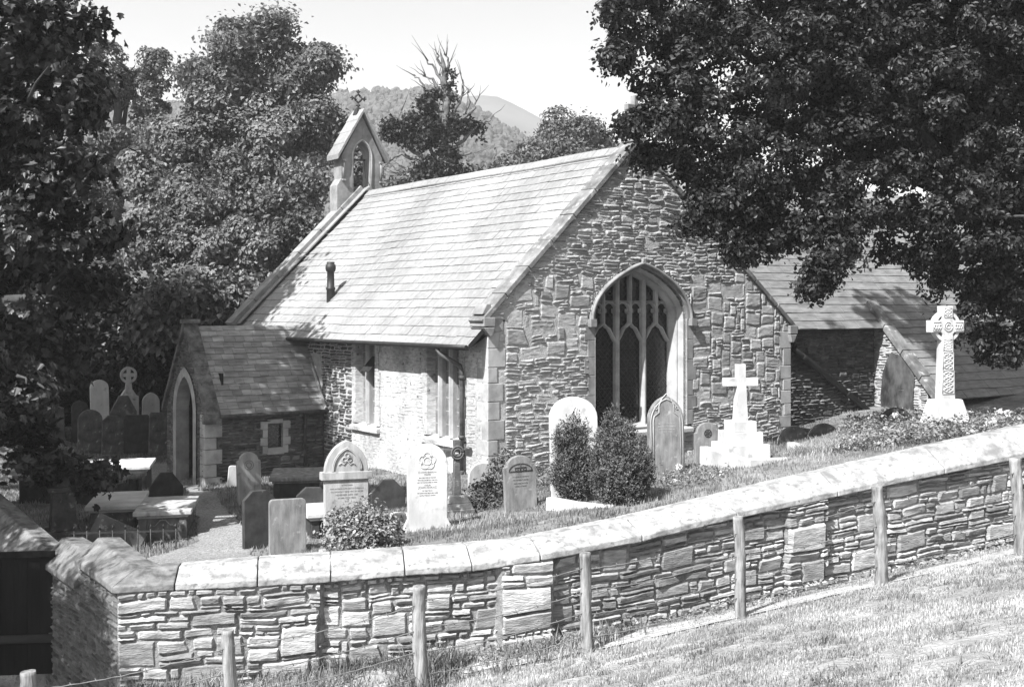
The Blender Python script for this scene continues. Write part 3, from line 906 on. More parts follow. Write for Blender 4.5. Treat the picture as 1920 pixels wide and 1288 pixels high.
mb.add([(WC-WH-.12, -.12, W_SILL-.16), (WC+WH+.12, -.12, W_SILL-.16), (WC+WH+.12, .5, W_SILL-.16), (WC-WH-.12, .5, W_SILL-.16),
        (WC-WH-.12, -.12, W_SILL-.07), (WC+WH+.12, -.12, W_SILL-.07), (WC+WH+.12, .5, W_SILL+.08), (WC-WH-.12, .5, W_SILL+.08)],
       [(3,2,1,0),(4,5,6,7),(0,1,5,4),(1,2,6,5),(2,3,7,6),(3,0,4,7)])
wb(mb, "sill", M['ashlar'], bevel=.01)
mb = MB()                                   # hood mould with block stops
hood = arch_pts(WH+.10, WR+.09, WS, WS-.02, n=18)
mb.tube([(x, -.07, z) for x, z in hood], .036, 8)
for sx in (-1, 1):
    x = WC + sx*(WH+.12)
    mb.box(x-.075, x+.075, -.14, .0, WS-.14, WS+.02)
mb.prism([(WC-.05, WS+WR+.08), (WC+.05, WS+WR+.08), (WC+.03, WS+WR+.18), (WC-.03, WS+WR+.18)], -.10, 0)
wb(mb, "hood_mould", M['ashlar_grey'])
mb = MB(); gl = arch_pts(WH-.16, WR-.14, WS, W_SILL+.02, n=14)
mb.prism(gl, .455, .47); wb(mb, "glass", M['glass'])
# three lights: mullions and tracery
GT0, GT1 = WC-WH+.17, WC+WH-.17
m1, m2 = GT0+(GT1-GT0)/3, GT0+2*(GT1-GT0)/3
def bar(mb, pts, w=.05, y0=.34, y1=.45):
    """flat stone bar with a chamfered face along a path in the window plane"""
    n = len(pts); vs = []
    for i, (x, z) in enumerate(pts):
        a = pts[max(i-1, 0)]; b = pts[min(i+1, n-1)]
        dx, dz = b[0]-a[0], b[1]-a[1]; l = sqrt(dx*dx+dz*dz) or 1
        nx_, nz_ = -dz/l, dx/l
        for (o, y) in ((w, y1), (w, y0+.05), (w*.35, y0), (-w*.35, y0), (-w, y0+.05), (-w, y1)):
            vs.append((x+nx_*o, y, z+nz_*o))
    fs = []
    for i in range(n-1):
        for k in range(6):
            k2 = (k+1) % 6
            fs.append((i*6+k, i*6+k2, (i+1)*6+k2, (i+1)*6+k))
    fs += [tuple(range(6))[::-1], tuple((n-1)*6+k for k in range(6))]
    mb.add(vs, fs)
for mx in (m1, m2):
    ztop = WS
    while arch_half(ztop, WH-.15, WR-.13) > abs(mx-WC) and ztop < 2: ztop += .01
    mb = MB(); bar(mb, [(mx, W_SILL+.02), (mx, ztop+.03)], .052, .31, .46); wb(mb, "mullion", M['ashlar'])
mb = MB()
edges = [GT0, m1, m2, GT1]
for k in range(3):
    a, b = edges[k], edges[k+1]; c = (a+b)/2; w = (b-a)/2
    z0 = -.78; zt = -.36
    for sx in (-1, 1):                      # ogee light head
        pts = []
        for q_ in range(13):
            f = q_/12
            x = c + sx*w*(1-f)**1.0
            z = z0 + (zt-z0)*(.5-.5*cos(pi*f))*.0 + (zt-z0)*(sin(f*pi/2)**1.4 if f < .6 else (sin(.6*pi/2)**1.4 + (1-sin(.6*pi/2)**1.4)*((f-.6)/.4)**1.6))
            pts.append((x, z))
        bar(mb, pts, .030, .35, .455)
    zc_ = zt
    while arch_half(zc_, WH-.15, WR-.13) > abs(c-WC) and zc_ < 2: zc_ += .01
    bar(mb, [(c, zt-.02), (c, zc_+.02)], .036, .33, .455)
    # small cusped heads of the upper panels and a cross bar
    for (a2, b2) in ((a, c), (c, b)):
        cc = (a2+b2)/2; ww = (b2-a2)/2
        if arch_half(.02, WH-.15, WR-.13) > abs(cc-WC)-.05:
            pts = [(cc - ww*cos(pi*q_/10), -.12 + .20*sin(pi*q_/10)) for q_ in range(11)]
            bar(mb, pts, .026, .37, .455)
            for sx in (-1, 1):
                bar(mb, [(cc+sx*ww*.95, -.17), (cc+sx*ww*.55, -.13), (cc+sx*ww*.6, -.06)], .02, .38, .455)
bar(mb, [(WC-arch_half(.10, WH-.15, WR-.13), .10), (WC+arch_half(.10, WH-.15, WR-.13), .10)], .022, .38, .455)
wb(mb, "tracery", M['ashlar'])
mb = MB()
for k in range(3):
    for z in np.arange(-2.2, -.9, .42):
        mb.box(edges[k], edges[k+1], .445, .452, z, z+.012)
wb(mb, "saddle_bar", M['iron'])

# gable coping with kneelers and apex stone
def slope_bar(t0, z0, t1, z1, y0, y1, h, mb, nseg=9, up=.0, tone=None, rg=random.Random(5)):
    dx, dz = t1-t0, z1-z0; l = sqrt(dx*dx+dz*dz); nx_, nz_ = -dz/l, dx/l
    if nz_ < 0: nx_, nz_ = -nx_, -nz_
    for k in range(nseg):
        f0, f1 = k/nseg + .0015, (k+1)/nseg - .0015
        A = (t0+dx*f0, z0+dz*f0); B = (t0+dx*f1, z0+dz*f1)
        j = rg.uniform(-.006, .006)
        poly = [(A[0]+nx_*up, A[1]+nz_*up), (B[0]+nx_*up, B[1]+nz_*up), (B[0]+nx_*(up+h+j), B[1]+nz_*(up+h+j)), (A[0]+nx_*(up+h+j), A[1]+nz_*(up+h+j))]
        if dx < 0: poly = poly[::-1]
        mb.prism(poly, y0, y1, 0, rg.uniform(.88, 1.1))
mb = MB(); slope_bar(-.14, LK[1]-.10, APEX[0], APEX[1]+.05, -.07, .42, .10, mb, 7)
cb(mb, "gable_coping", M['verge'], bevel=.012)
mb = MB(); slope_bar(RK[0]+.16, RK[1]-.14, APEX[0], APEX[1]+.05, -.07, .42, .10, mb, 7)
cb(mb, "gable_coping", M['verge'], bevel=.012)
mb = MB(); mb.box(-.15, .12, -.09, .44, LK[1]-.14, LK[1]+.04); mb.prism([(-.15, LK[1]+.10), (.12, LK[1]+.10), (.05, LK[1]+.30), (-.04, LK[1]+.30)], -.02, .36); mb.prism([(-.17, LK[1]-.16), (.10, LK[1]-.16), (.06, LK[1]-.30), (.0, LK[1]-.34)][::-1], -.10, .40)
cb(mb, "kneeler", M['ashlar_grey'], bevel=.012)
mb = MB(); mb.box(W_T-.10, W_T+.16, -.09, .44, RK[1]-.20, RK[1]+.0); mb.prism([(W_T-.1, RK[1]-.22), (W_T+.12, RK[1]-.22), (W_T+.02, RK[1]-.40), (W_T-.06, RK[1]-.40)][::-1], -.10, .4)
cb(mb, "kneeler", M['ashlar_grey'], bevel=.012)
mb = MB(); mb.box(APEX[0]-.15, APEX[0]+.13, -.12, .30, APEX[1]+.10, APEX[1]+.36); mb.box(APEX[0]-.18, APEX[0]+.16, -.14, .32, APEX[1]+.36, APEX[1]+.41)
mb.box(APEX[0]-.06, APEX[0]+.05, -.0, .14, APEX[1]+.41, APEX[1]+1.1); mb.box(APEX[0]-.24, APEX[0]+.23, .0, .14, APEX[1]+.78, APEX[1]+.90)
cb(mb, "gable_cross", M['ashlar_grey'], bevel=.012)

# roofs of individually laid slates
def slates(name, m, mapf, length, slope, course=.27, width=.32, parent=church, seed=1, tones=(.93, 1.07), cut=None, under=True):
    rg = random.Random(seed); mb = MB(); nC = int(slope/course)+1
    for i in range(nC):
        b0 = i*course
        if b0 >= slope-.03: break
        a = -rg.random()*width
        while a < length:
            w = width*rg.uniform(.75, 1.3)
            a0, a1 = max(0, a)+.003, min(length, a+w)-.003
            a += w
            if a1-a0 < .03: continue
            b1 = min(slope, b0+course*1.12)
            if cut and not cut((a0+a1)/2, b0+course*.5): continue
            j = rg.uniform(-.004, .006); db = rg.uniform(-.010, .008); tone = rg.uniform(*tones); sk = rg.uniform(-.004, .004)
            hl, hh = .022+j, .004+j*.3
            vs = [mapf(a0, b0+db, hl+sk), mapf(a1, b0+db, hl-sk), mapf(a1, b1, hh), mapf(a0, b1, hh),
                  mapf(a0, b0+db, hl-.016+sk), mapf(a1, b0+db, hl-.016-sk)]
            mb.add(vs, [(0, 1, 2, 3), (4, 5, 1, 0), (4, 0, 3), (5, 2, 1)], 0, tone)
    o = cb(mb, name, m, parent)
    return o
def plane_map(o, ua, ub, sag=.02, seed=0):
    o = Vector(o); ua = Vector(ua).normalized(); ub = Vector(ub).normalized(); nn = ua.cross(ub).normalized()
    if nn.z < 0: nn = -nn
    def f(a, b, h):
        s_ = sag*mnoise.noise(Vector((a*.28+seed, b*.35, seed*2.0))) * 1.6
        return o + ua*a + ub*b + nn*(h+s_) 
    return f
up = Vector((RIDGE_T+.45, 0, RIDGE_Z+.78)); SL = up.length
def nave_map(a, b, h, base_map=plane_map((-.45, .012, -.80), (0, 1, 0), up, .028, 1)):
    p = base_map(a, b, h)
    # the eaves dip a little towards the middle, as old rafters do
    p = p + Vector((0, 0, -.035*sin(pi*min(1, a/ROOF_L))*(1-b/SL)))
    return p
s0, s1 = 0.40, ROOF_L
slates("south_roof", M['slate'], nave_map, ROOF_L, SL, .272, .34, seed=2, cut=lambda a, b: a > .36 or b < .62)
mb = MB(); mp = nave_map
k = 24
vs = []; fs = []
for i in range(k+1):
    for j in range(7):
        vs.append(mp(.0+ROOF_L*i/k, .015 + (SL-.02)*j/6, -.004))
for i in range(k):
    for j in range(6): fs.append((i*7+j, (i+1)*7+j, (i+1)*7+j+1, i*7+j+1))
mb.add(vs, fs)
cb(mb, "roof_underlay", M['void'])
upn = Vector((RIDGE_T-(W_T+.45), 0, RIDGE_Z+.90)); 
slates("north_roof", M['slate_mid'], plane_map((W_T+.45, .3, -.90), (0, 1, 0), upn, .02, 7), ROOF_L-.3, upn.length, .272, .34, seed=9)
mb = MB()
a0 = Vector((W_T+.45, .3, -.93)); mb.add([a0, a0+Vector((0, ROOF_L-.3, 0)), a0+Vector((0, ROOF_L-.3, 0))+upn, a0+upn], [(0, 1, 2, 3)]); cb(mb, "roof_underlay", M['void'])
mb = MB()                                   # ridge tiles
s_ = .42
while s_ < ROOF_L-.05:
    e_ = min(s_+.45, ROOF_L)
    zz = RIDGE_Z+.045 + .02*mnoise.noise(Vector((s_*.4, 0, 0)))
    for sx in (-1, 1):
        mb.add([(RIDGE_T, s_+.004, zz+.03), (RIDGE_T, e_-.004, zz+.03), (RIDGE_T+sx*.17, e_-.004, zz-.145), (RIDGE_T+sx*.17, s_+.004, zz-.145), (RIDGE_T, s_+.004, zz), (RIDGE_T, e_-.004, zz), (RIDGE_T+sx*.16, e_-.004, zz-.175), (RIDGE_T+sx*.16, s_+.004, zz-.175)],
               [(0, 1, 2, 3) if sx < 0 else (3, 2, 1, 0), (3, 2, 6, 7), (0, 3, 7, 4), (1, 5, 6, 2)], 0, .95+.1*rnd.random())
    s_ = e_
cb(mb, "ridge_tiles", M['slate'])
# eaves: soffit, gutter board, bargeboard at the east end
mb = MB(); mb.add([(-.43, 0.02, -.83), (-.43, ROOF_L, -.83), (.05, ROOF_L, -.55), (.05, .02, -.55)], [(0, 1, 2, 3)])
mb.box(-.47, -.44, .02, ROOF_L, -.86, -.78)
cb(mb, "eaves_board", M['iron'])
mb = MB(); mb.prism([(-.46, -.86), (-.02, -.45), (-.02, -.33), (-.46, -.75)], -.012, .0); cb(mb, "bargeboard", M['iron'])
mb = MB(); mb.tube([(-.50, s, -.80-.02*s*.2*sin(pi*s/ROOF_L)) for s in np.linspace(.0, ROOF_L, 14)], .045, 8); cb(mb, "gutter", M['iron'])

# south wall with its two windows -----------------------------
w1 = (LS(709, 0, 0)[0], LS(664, 0, 0)[0], (HZ-797)/F*27.0, -.55)       # s0, s1, sill, head
w2_ = (LS(868, 0, 0)[0]-.02, LS(797, 0, 0)[0], (HZ-818)/F*24.6, -.70)
def in_south(s, z):
    if not (.42 < s < ROOF_L-.1): return False
    if z > -.58: return False
    for w in (w1, w2_):
        if w[0]-.02 < s < w[1]+.02 and z > w[2]-.12: return False
    return True
def smap(s, z, d): return (-d, s, z)
SPL = w1[1]+.10
mb = MB()
rubble(mb, .42, SPL, -4.0, -.55, .05, .035, picker(3, 8, 1, 3, .08, (6, 9), (3, 5)), lambda s, z: in_south(s, z), lambda s, z, d: smap(.42+SPL-s, z, d) if False else smap(s, z, d), seed=21, joint=.004, relief=.008, prot=(-.004, .008), warp=.04, res=.06, tones=(.94, 1.06), lam=14, mort=.0)
for i, f in enumerate(mb.f): mb.f[i] = f[::-1]
cb(mb, "south_wall", [M['limewash'], M['limewash']])
mb = MB()
rubble(mb, SPL, ROOF_L-.1, -4.6, -.55, .05, .035, picker(3, 7, 1, 3, .06, (6, 9), (3, 5)), lambda s, z: in_south(s, z) and not (s > 7.5 and s < 10.0 and z < -1.2), smap, seed=22, joint=.008, relief=.02, prot=(.0, .04), warp=.03, res=.07, tones=(.5, 1.3))
for i, f in enumerate(mb.f): mb.f[i] = f[::-1]
cb(mb, "south_wall", [M['rubble_dark'], M['mortar']])
mb = MB()
for (a, b, za, zb3) in ((.03, w2_[0], -5, -.56), (w2_[0], w2_[1], -5, w2_[2]-.05), (w2_[1], w1[0], -5, -.56), (w1[0], w1[1], -5, w1[2]-.05), (w1[1], ROOF_L-.1, -5, -.56)):
    mb.box(.02, .5, a, b, za, zb3)
cb(mb, "wall_core", M['mortar'])
def side_window(w, nl, name, sash=False):
    s0, s1, sill, head = w
    root = empty(name, (0, (s0+s1)/2, sill-ZB), 0, church)
    cy = (s0+s1)/2
    def b_(mb, nm, m, bevel=0):
        mb.v = [(x, y-cy, z-sill) for x, y, z in mb.v]; return (mb.build_each if nm in ('saddle_bar', 'frame', 'reveal') else mb.build)(nm, m, root, bevel)
    mb = MB()
    fr = .12; dp = .16
    rg = random.Random(6); z = sill
    while z < head-.02:
        h = min(rg.uniform(.3, .5), head-z); 
        mb.box(-.03, .05, s0-rg.uniform(.02, .14), s0+fr, z+.003, z+h-.003, 0, rg.uniform(.92, 1.08)); mb.box(-.03, .05, s1-fr, s1+rg.uniform(.02, .14), z+.003, z+h-.003, 0, rg.uniform(.92, 1.08)); z += h
    b_(mb, "frame", M['limewash'], .008)
    mb = MB()
    mb.add([(-.02, s0+fr, sill), (-.02, s0+fr, head), (dp, s0+fr+.05, head), (dp, s0+fr+.05, sill)], [(0, 1, 2, 3)])
    mb.add([(-.02, s1-fr, sill), (dp, s1-fr-.05, sill), (dp, s1-fr-.05, head), (-.02, s1-fr, head)], [(0, 1, 2, 3)])
    b_(mb, "reveal", M['limewash'])
    mb = MB(); mb.add([(-.09, s0-.1, sill-.16), (-.09, s1+.1, sill-.16), (.3, s1+.1, sill-.16), (.3, s0-.1, sill-.16), (-.09, s0-.1, sill-.06), (-.09, s1+.1, sill-.06), (.3, s1+.1, sill+.06), (.3, s0-.1, sill+.06)],
        [(0,1,2,3),(7,6,5,4),(4,5,1,0),(5,6,2,1),(6,7,3,2),(7,4,0,3)]); b_(mb, "sill", M['limewash'], .01)
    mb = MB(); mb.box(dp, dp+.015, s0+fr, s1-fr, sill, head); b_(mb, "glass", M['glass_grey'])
    a, b = s0+fr, s1-fr
    for k in range(1, nl):
        y = a + (b-a)*k/nl
        mb = MB(); mb.add([(.0, y-.02, sill), (.0, y+.02, sill), (.06, y+.055, sill), (dp+.01, y+.055, sill), (dp+.01, y-.055, sill), (.06, y-.055, sill),
                           (.0, y-.02, head), (.0, y+.02, head), (.06, y+.055, head), (dp+.01, y+.055, head), (dp+.01, y-.055, head), (.06, y-.055, head)],
                          [(0, 1, 7, 6), (1, 2, 8, 7), (2, 3, 9, 8), (4, 5, 11, 10), (5, 0, 6, 11), (0,5,4,3,2,1), (6,7,8,9,10,11)])
        b_(mb, "mullion", M['ashlar'])
    if sash:                                 # the hopper light standing open
        zc_ = sill + (head-sill)*.62; y0_, y1_ = a+.02, a+(b-a)/2-.05
        mb = MB(); mb.add([(-.16, y0_, zc_-.10), (-.16, y1_, zc_-.10), (dp-.02, y1_, zc_+.22), (dp-.02, y0_, zc_+.22), (-.16, y0_, zc_-.13), (-.16, y1_, zc_-.13), (dp-.02, y1_, zc_+.19), (dp-.02, y0_, zc_+.19)],
                          [(0,1,2,3),(7,6,5,4),(4,5,1,0),(5,6,2,1),(6,7,3,2),(7,4,0,3)])
        b_(mb, "hopper_light", M['iron'])
    mb = MB()
    for z in np.arange(sill+.25, head, .28): mb.box(dp-.006, dp-.001, a, b, z, z+.01)
    b_(mb, "saddle_bar", M['lead'])
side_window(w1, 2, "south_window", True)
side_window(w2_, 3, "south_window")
# downpipe by the corner
s_dp = LS(867, 0, -.08)[0]
mb = MB(); mb.tube([(-.46, s_dp+.35, -.86), (-.44, s_dp+.30, -.95), (-.12, s_dp+.02, -1.20), (-.10, s_dp, -1.32), (-.10, s_dp, -3.6)], .045, 10)
for z in (-1.4, -2.6, -3.3): mb.tube([(-.10, s_dp, z), (-.10, s_dp, z-.07)], .065, 10)
cb(mb, "downpipe", M['pipe'])
# flue on the slope
fs_, _ = LS(620, 500, .55)
ft = 0.55
zroof = -.80 + (ft+.45)*(RIDGE_Z+.80)/(RIDGE_T+.45)
mb = MB(); mb.lathe([(.105, zroof-.25), (.105, zroof+.22), (.12, zroof+.24), (.12, zroof+.28), (.095, zroof+.30), (.09, zroof+.68), (.115, zroof+.70), (.135, zroof+.78), (.125, zroof+.87), (.10, zroof+.88), (.10, zroof+.94)], 16, (ft, fs_))
cb(mb, "flue", M['iron'])

# west gable coping and bellcote ------------------------------
SW = ROOF_L
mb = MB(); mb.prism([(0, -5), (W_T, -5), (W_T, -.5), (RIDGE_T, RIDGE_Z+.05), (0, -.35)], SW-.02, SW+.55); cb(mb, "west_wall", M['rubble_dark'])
mb = MB(); slope_bar(-.30, -.62, RIDGE_T, RIDGE_Z+.08, SW+.01, SW+.50, .26, mb, 6, up=-.05); cb(mb, "gable_coping", M['ashlar_grey'], bevel=.012)
mb = MB(); slope_bar(W_T+.2, -.62, RIDGE_T, RIDGE_Z+.08, SW+.01, SW+.50, .26, mb, 6, up=-.05); cb(mb, "gable_coping", M['ashlar_grey'], bevel=.012)
mb = MB(); slope_bar(-.25, -.52, RIDGE_T, RIDGE_Z+.14, SW-.22, SW+.012, .03, mb, 6, up=.02); cb(mb, "roof_flashing", M['slate'])
SB = SW+.06
bell = empty("bellcote", (RIDGE_T, SB, RIDGE_Z-ZB), 0, church)
tl_, _ = LT(640, 292, SB); tr_, _ = LT(717, 292, SB)
zE = LT(640, 292, SB)[1]; tA, zA = LT(678, 214, SB)
zBase = LT(680, 400, SB)[1]
def bb_(mb, name, m, bevel=0, parent=None):
    mb.v = [(x-RIDGE_T, y-SB, z-RIDGE_Z) for x, y, z in mb.v]; return mb.build(name, m, parent or bell, bevel)
bc = (tl_+tr_)/2; bw_ = (tr_-tl_)/2; bd = .50
aw = bw_*.40; asp = zE+.02; ar = (LT(680, 266, SB)[1]-asp)
zop = LT(680, 357, SB)[1]
mb = MB()
opn = arch_pts(aw, ar, asp, zop-.6, cx=bc, n=8)
Lh = [p for p in opn if p[0] <= bc+1e-6]; Rh = [p for p in opn if p[0] >= bc-1e-6]
mb.prism([(bc-bw_, zBase-.6), (bc, zBase-.6), (bc, zop-.6)] + Lh + [(bc, zA-.05), (bc-bw_, zE)], 0, bd)
mb.prism([(bc, zBase-.6), (bc+bw_, zBase-.6), (bc+bw_, zE), (bc, zA-.05)] + Rh + [(bc, zop-.6)], 0, bd)
mb.box(bc-bw_-.14, bc-bw_, .0, bd, zBase-1.0, zop+.10)
mb.add([(bc-bw_-.14, 0, zop+.10), (bc-bw_, 0, zop+.10), (bc-bw_, 0, zop+.32), (bc-bw_-.14, bd, zop+.10), (bc-bw_, bd, zop+.10), (bc-bw_, bd, zop+.32)], [(0, 1, 2), (5, 4, 3), (0, 2, 5, 3), (0, 3, 4, 1), (1, 4, 5, 2)])
mb.box(bc+bw_, bc+bw_+.12, .0, bd, zBase-1.0, zop+.10)
mb.v = [(x, y+SB, z) for x, y, z in mb.v]
bb_(mb, "bellcote_wall", M['ashlar_grey'], .01)
mb = MB()
for k in range(4):                          # stone roof courses
    for sx in (-1, 1):
        f0, f1 = k/4, (k+1)/4
        ex = bw_+.17; x0, x1 = bc+sx*ex*(1-f0), bc+sx*ex*(1-f1)
        zl = zE-.10; za_ = zA+.06
        z0_, z1_ = zl+(za_-zl)*f0, zl+(za_-zl)*f1
        lap = .03
        poly = [(x0, z0_-.02), (x1, z1_-.02), (x1, z1_+.10), (x0, z0_+.10+lap)]
        if sx > 0: poly = poly[::-1]
        mb.prism(poly, SB-.14, SB+bd+.14, 0, .92+.05*k)
bb_(mb, "bellcote_roof", M['slate'], .008)
mb = MB()
for sx in (-1, 1):                          # nook shafts
    x = bc+sx*(bw_-.06)
    mb.tube([(x, SB-.03, zop+.30), (x, SB-.03, zE-.16)], .035, 8); mb.box(x-.055, x+.055, SB-.09, SB+.02, zE-.16, zE-.10); mb.box(x-.055, x+.055, SB-.09, SB+.02, zop+.25, zop+.30)
mb.v = [(x-RIDGE_T, y-SB, z-RIDGE_Z) for x, y, z in mb.v]; mb.build_each("shaft", M['ashlar_grey'], bell)
mb = MB(); ring = arch_pts(aw+.05, ar+.05, asp, zop, cx=bc, n=8); mb.tube([(x, SB-.005, z) for x, z in ring], .028, 6); bb_(mb, "arch_moulding", M['ashlar'])
mb = MB(); zf = zA+.10
mb.frustum(.26, .26, zf-.10, .18, .18, zf+.04, bc, SB+bd/2); mb.frustum(.18, .18, zf+.04, .08, .08, zf+.13, bc, SB+bd/2)
mb.tube([(bc, SB+bd/2, zf+.1), (bc, SB+bd/2, zf+.26)], .035, 8)
zc_ = zf+.40                                # pierced foliated cross
for k in range(4):
    a = k*pi/2
    dx, dz = cos(a), sin(a)
    q_ = [(bc+.10*cos(a-pi/4)*1.0, SB+bd/2, zc_+.10*sin(a-pi/4)), (bc+.13*dx, SB+bd/2, zc_+.13*dz), (bc+.10*cos(a+pi/4), SB+bd/2, zc_+.10*sin(a+pi/4))]
    mb.tube(q_, .032, 6)
    tip = Vector((bc+.22*dx, SB+bd/2, zc_+.22*dz))
    mb.tube([Vector((bc+.12*dx, SB+bd/2, zc_+.12*dz)), tip], .022, 6)
    for o_ in (-.06, .06): mb.tube([tip-Vector((dx, 0, dz))*.05, tip + Vector((-dz*o_, 0, dx*o_))], .022, 6)
    mb.tube([tip, tip+Vector((dx, 0, dz))*.05], .022, 6)
bb_(mb, "finial_cross", M['iron'])
mb = MB(); mb.tube([(bc-aw, SB+bd*.7, asp-.06), (bc+aw, SB+bd*.7, asp-.06)], .03, 6)
mb.tube([(bc+aw*.55, SB+.15, asp-.1), (bc+aw*.62, SB+.12, asp-.6), (bc+aw*1.2, SB-.03, asp-1.0)], .012, 5)
bb_(mb, "bell_rope", M['pipe'])

# south porch --------------------------------------------------
SJ = LS(608, 775, 0)[0]; PT = -3.03; PW = 2.75
porch = empty("porch", (PT/2, SJ+PW/2, .0), 0, church)
def pb(mb, name, m, bevel=0, parent=None):
    mb.v = [(x-PT/2, y-(SJ+PW/2), z-ZB) for x, y, z in mb.v]; return mb.build(name, m, parent or porch, bevel)
pez = -2.52; prz = -.72
wn_ = [LT(492, 790, SJ), LT(540, 848, SJ)]      # outer edge of the little window surround
ow = (wn_[0][0], wn_[1][0], wn_[1][1], wn_[0][1])
mb = MB()
def in_p(t, z): return PT+.3 < t < -.02 and z < pez+.05 and not (ow[0] < t < ow[1] and ow[2] < z < ow[3])
rubble(mb, PT, 0, -4.9, -2.45, .05, .035, picker(3, 7, 1, 2, .06, (5, 8), (3, 4)), in_p, lambda t, z, d: (t, SJ-d, z), seed=31, joint=.006, relief=.022, prot=(.0, .04), warp=.03, res=.07, tones=(.6, 1.7))
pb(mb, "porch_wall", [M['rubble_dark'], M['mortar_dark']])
# gable wall facing left, with pointed doorway
dcx = SJ + PW*.50; dhw = .60; dspr = -2.55; drise = .85
dz0, dz1 = -.40, 0
def pg_top(s): return prz+.12 - abs(s-(SJ+PW/2))*(prz+.12-pez)/(PW/2)
def in_pg(s, z):
    if not (SJ+.02 < s < SJ+PW-.02): return False
    if z > pg_top(s): return False
    hw = arch_half(z, dhw+.2, drise+.2, dspr)
    return not (abs(s-dcx) < hw)
mb = MB()
rubble(mb, SJ, SJ+PW, -4.9, -.6, .05, .04, picker(3, 6, 1, 2, .06, (5, 8), (3, 4)), in_pg, lambda s, z, d: (PT-d, s, z), seed=33, joint=.006, relief=.02, prot=(.0, .03), warp=.02, res=.09, tones=(.6, 1.5))
for i, f in enumerate(mb.f): mb.f[i] = f[::-1]
pb(mb, "porch_gable", [M['rubble_dark'], M['mortar_dark']])
mb = MB()
op_d = arch_pts(dhw, drise, dspr, -4.6, cx=dcx, n=10); ou_d = arch_pts(dhw+.22, drise+.22, dspr, -4.6, cx=dcx, n=10)
for i in range(len(op_d)-1):
    A, B, C_, D_ = op_d[i], op_d[i+1], ou_d[i+1], ou_d[i]
    mb.add([(PT-.03, A[0], A[1]), (PT-.03, B[0], B[1]), (PT-.03, C_[0], C_[1]), (PT-.03, D_[0], D_[1]), (PT+.30, A[0], A[1]), (PT+.30, B[0], B[1])], [(0, 1, 2, 3), (0, 4, 5, 1)], 0, .9+.15*((i*7) % 3)/3)
pb(mb, "doorway", M['ashlar'])
mb = MB(); mb.box(PT+.5, PT+.55, SJ+.3, SJ+PW-.3, -4.6, -1.6); pb(mb, "dark_interior", M['void'])  # near-black panel standing in for the unlit inside of the porch
mb = MB()
mb.box(PT+.05, ow[0], SJ+.03, SJ+.4, -5, pez); mb.box(ow[1], .02, SJ+.03, SJ+.4, -5, pez); mb.box(ow[0], ow[1], SJ+.03, SJ+.4, -5, ow[2]+.05); mb.box(ow[0], ow[1], SJ+.03, SJ+.4, ow[3]-.1, pez)
mb.box(PT+.05, .02, SJ+PW-.4, SJ+PW-.03, -5, pez)
pb(mb, "wall_core", M['mortar_dark'])
mb = MB()                                   # corner stones
rg = random.Random(12); z = -4.6; k = 0
while z < pez-.12:
    h = rg.uniform(.26, .4); wl = .40 if k % 2 else .26
    mb.box(PT-.03, PT+wl, SJ-.03-.01*rg.random(), SJ+.3, z+.005, min(pez-.02, z+h-.005), 0, rg.uniform(.9, 1.1)); z += h; k += 1
pb(mb, "corner_stonework", M['ashlar'], .014)
pw = empty("porch_window", ((ow[0]+ow[1])/2-PT/2, SJ-(SJ+PW/2), ow[2]-ZB), 0, porch)
def pwb(mb, name, m, bevel=0):
    cx_ = (ow[0]+ow[1])/2
    mb.v = [(x-cx_, y-SJ, z-ow[2]) for x, y, z in mb.v]; return mb.build(name, m, pw, bevel)
gx0, gx1, gz0, gz1 = ow[0]+.13, ow[1]-.14, ow[2]+.14, ow[3]-.06
mb = MB()
H3 = (ow[3]-ow[2])
for k in range(4):
    e = .06 if k % 2 else 0
    mb.box(ow[0]-e, gx0, SJ-.03, SJ+.16, ow[2]+H3*k/4+.004, ow[2]+H3*(k+1)/4-.004, 0, .9+.06*k); mb.box(gx1, ow[1]+e, SJ-.03, SJ+.16, ow[2]+H3*k/4+.004, ow[2]+H3*(k+1)/4-.004, 0, 1.05-.05*k)
mb.box(gx0, gx1, SJ-.028, SJ+.16, gz1, ow[3]+.04); 
pwb(mb, "frame", M['ashlar'], .01)
mb = MB(); mb.box(gx0-.02, gx1+.02, SJ-.05, SJ+.16, ow[2]-.02, gz0); pwb(mb, "sill", M['ashlar'], .01)
mb = MB(); mb.box(gx0, gx1, SJ+.10, SJ+.12, gz0, gz1); pwb(mb, "pane", M['glass'])
upP = Vector((0, PW/2+.20, (prz-pez)*(PW/2+.20)/(PW/2)))
oP = Vector((PT+.26, SJ-.20, pez-.03))
slates("porch_roof", M['slate_dark'], plane_map((oP.x, oP.y, oP.z), (1, 0, 0), upP, .012, 3), -PT-.26+.9, upP.length, .175, .27, porch, seed=14, tones=(.8, 1.35), cut=lambda a, b: a < -PT-.22 + max(0, (b-.9))*.75)
pr = bpy.data.objects["porch_roof"]; pr.location = (-PT/2, -(SJ+PW/2), 0)
mb = MB(); a_ = oP; mb.add([a_+Vector((0, .01, -.012)), a_+Vector((-PT+.5, .01, -.012)), a_+Vector((-PT+.9, 0, -.012))+upP, a_+Vector((0, 0, -.012))+upP], [(0, 1, 2, 3)])
bk = Vector((0, PW+.2, 0)); mb.add([a_+upP+Vector((0, 0, -.012)), a_+upP+Vector((-PT+.9, 0, -.012)), a_+Vector((-PT, PW+.4, 0)), a_+Vector((0, PW+.4, 0))], [(0, 1, 2, 3)])
pb(mb, "roof_underlay", M['slate_dark'])
mb = MB(); x_ = PT+.27
while x_ < .55:
    mb.tube([(x_, SJ+PW/2, prz+.02), (min(.56, x_+.42), SJ+PW/2, prz+.02)], .075, 8); x_ += .43
pb(mb, "ridge_tiles", M['slate_dark'])
mb = MB()                                   # broad parapet of the porch gable
yc = SJ+PW/2
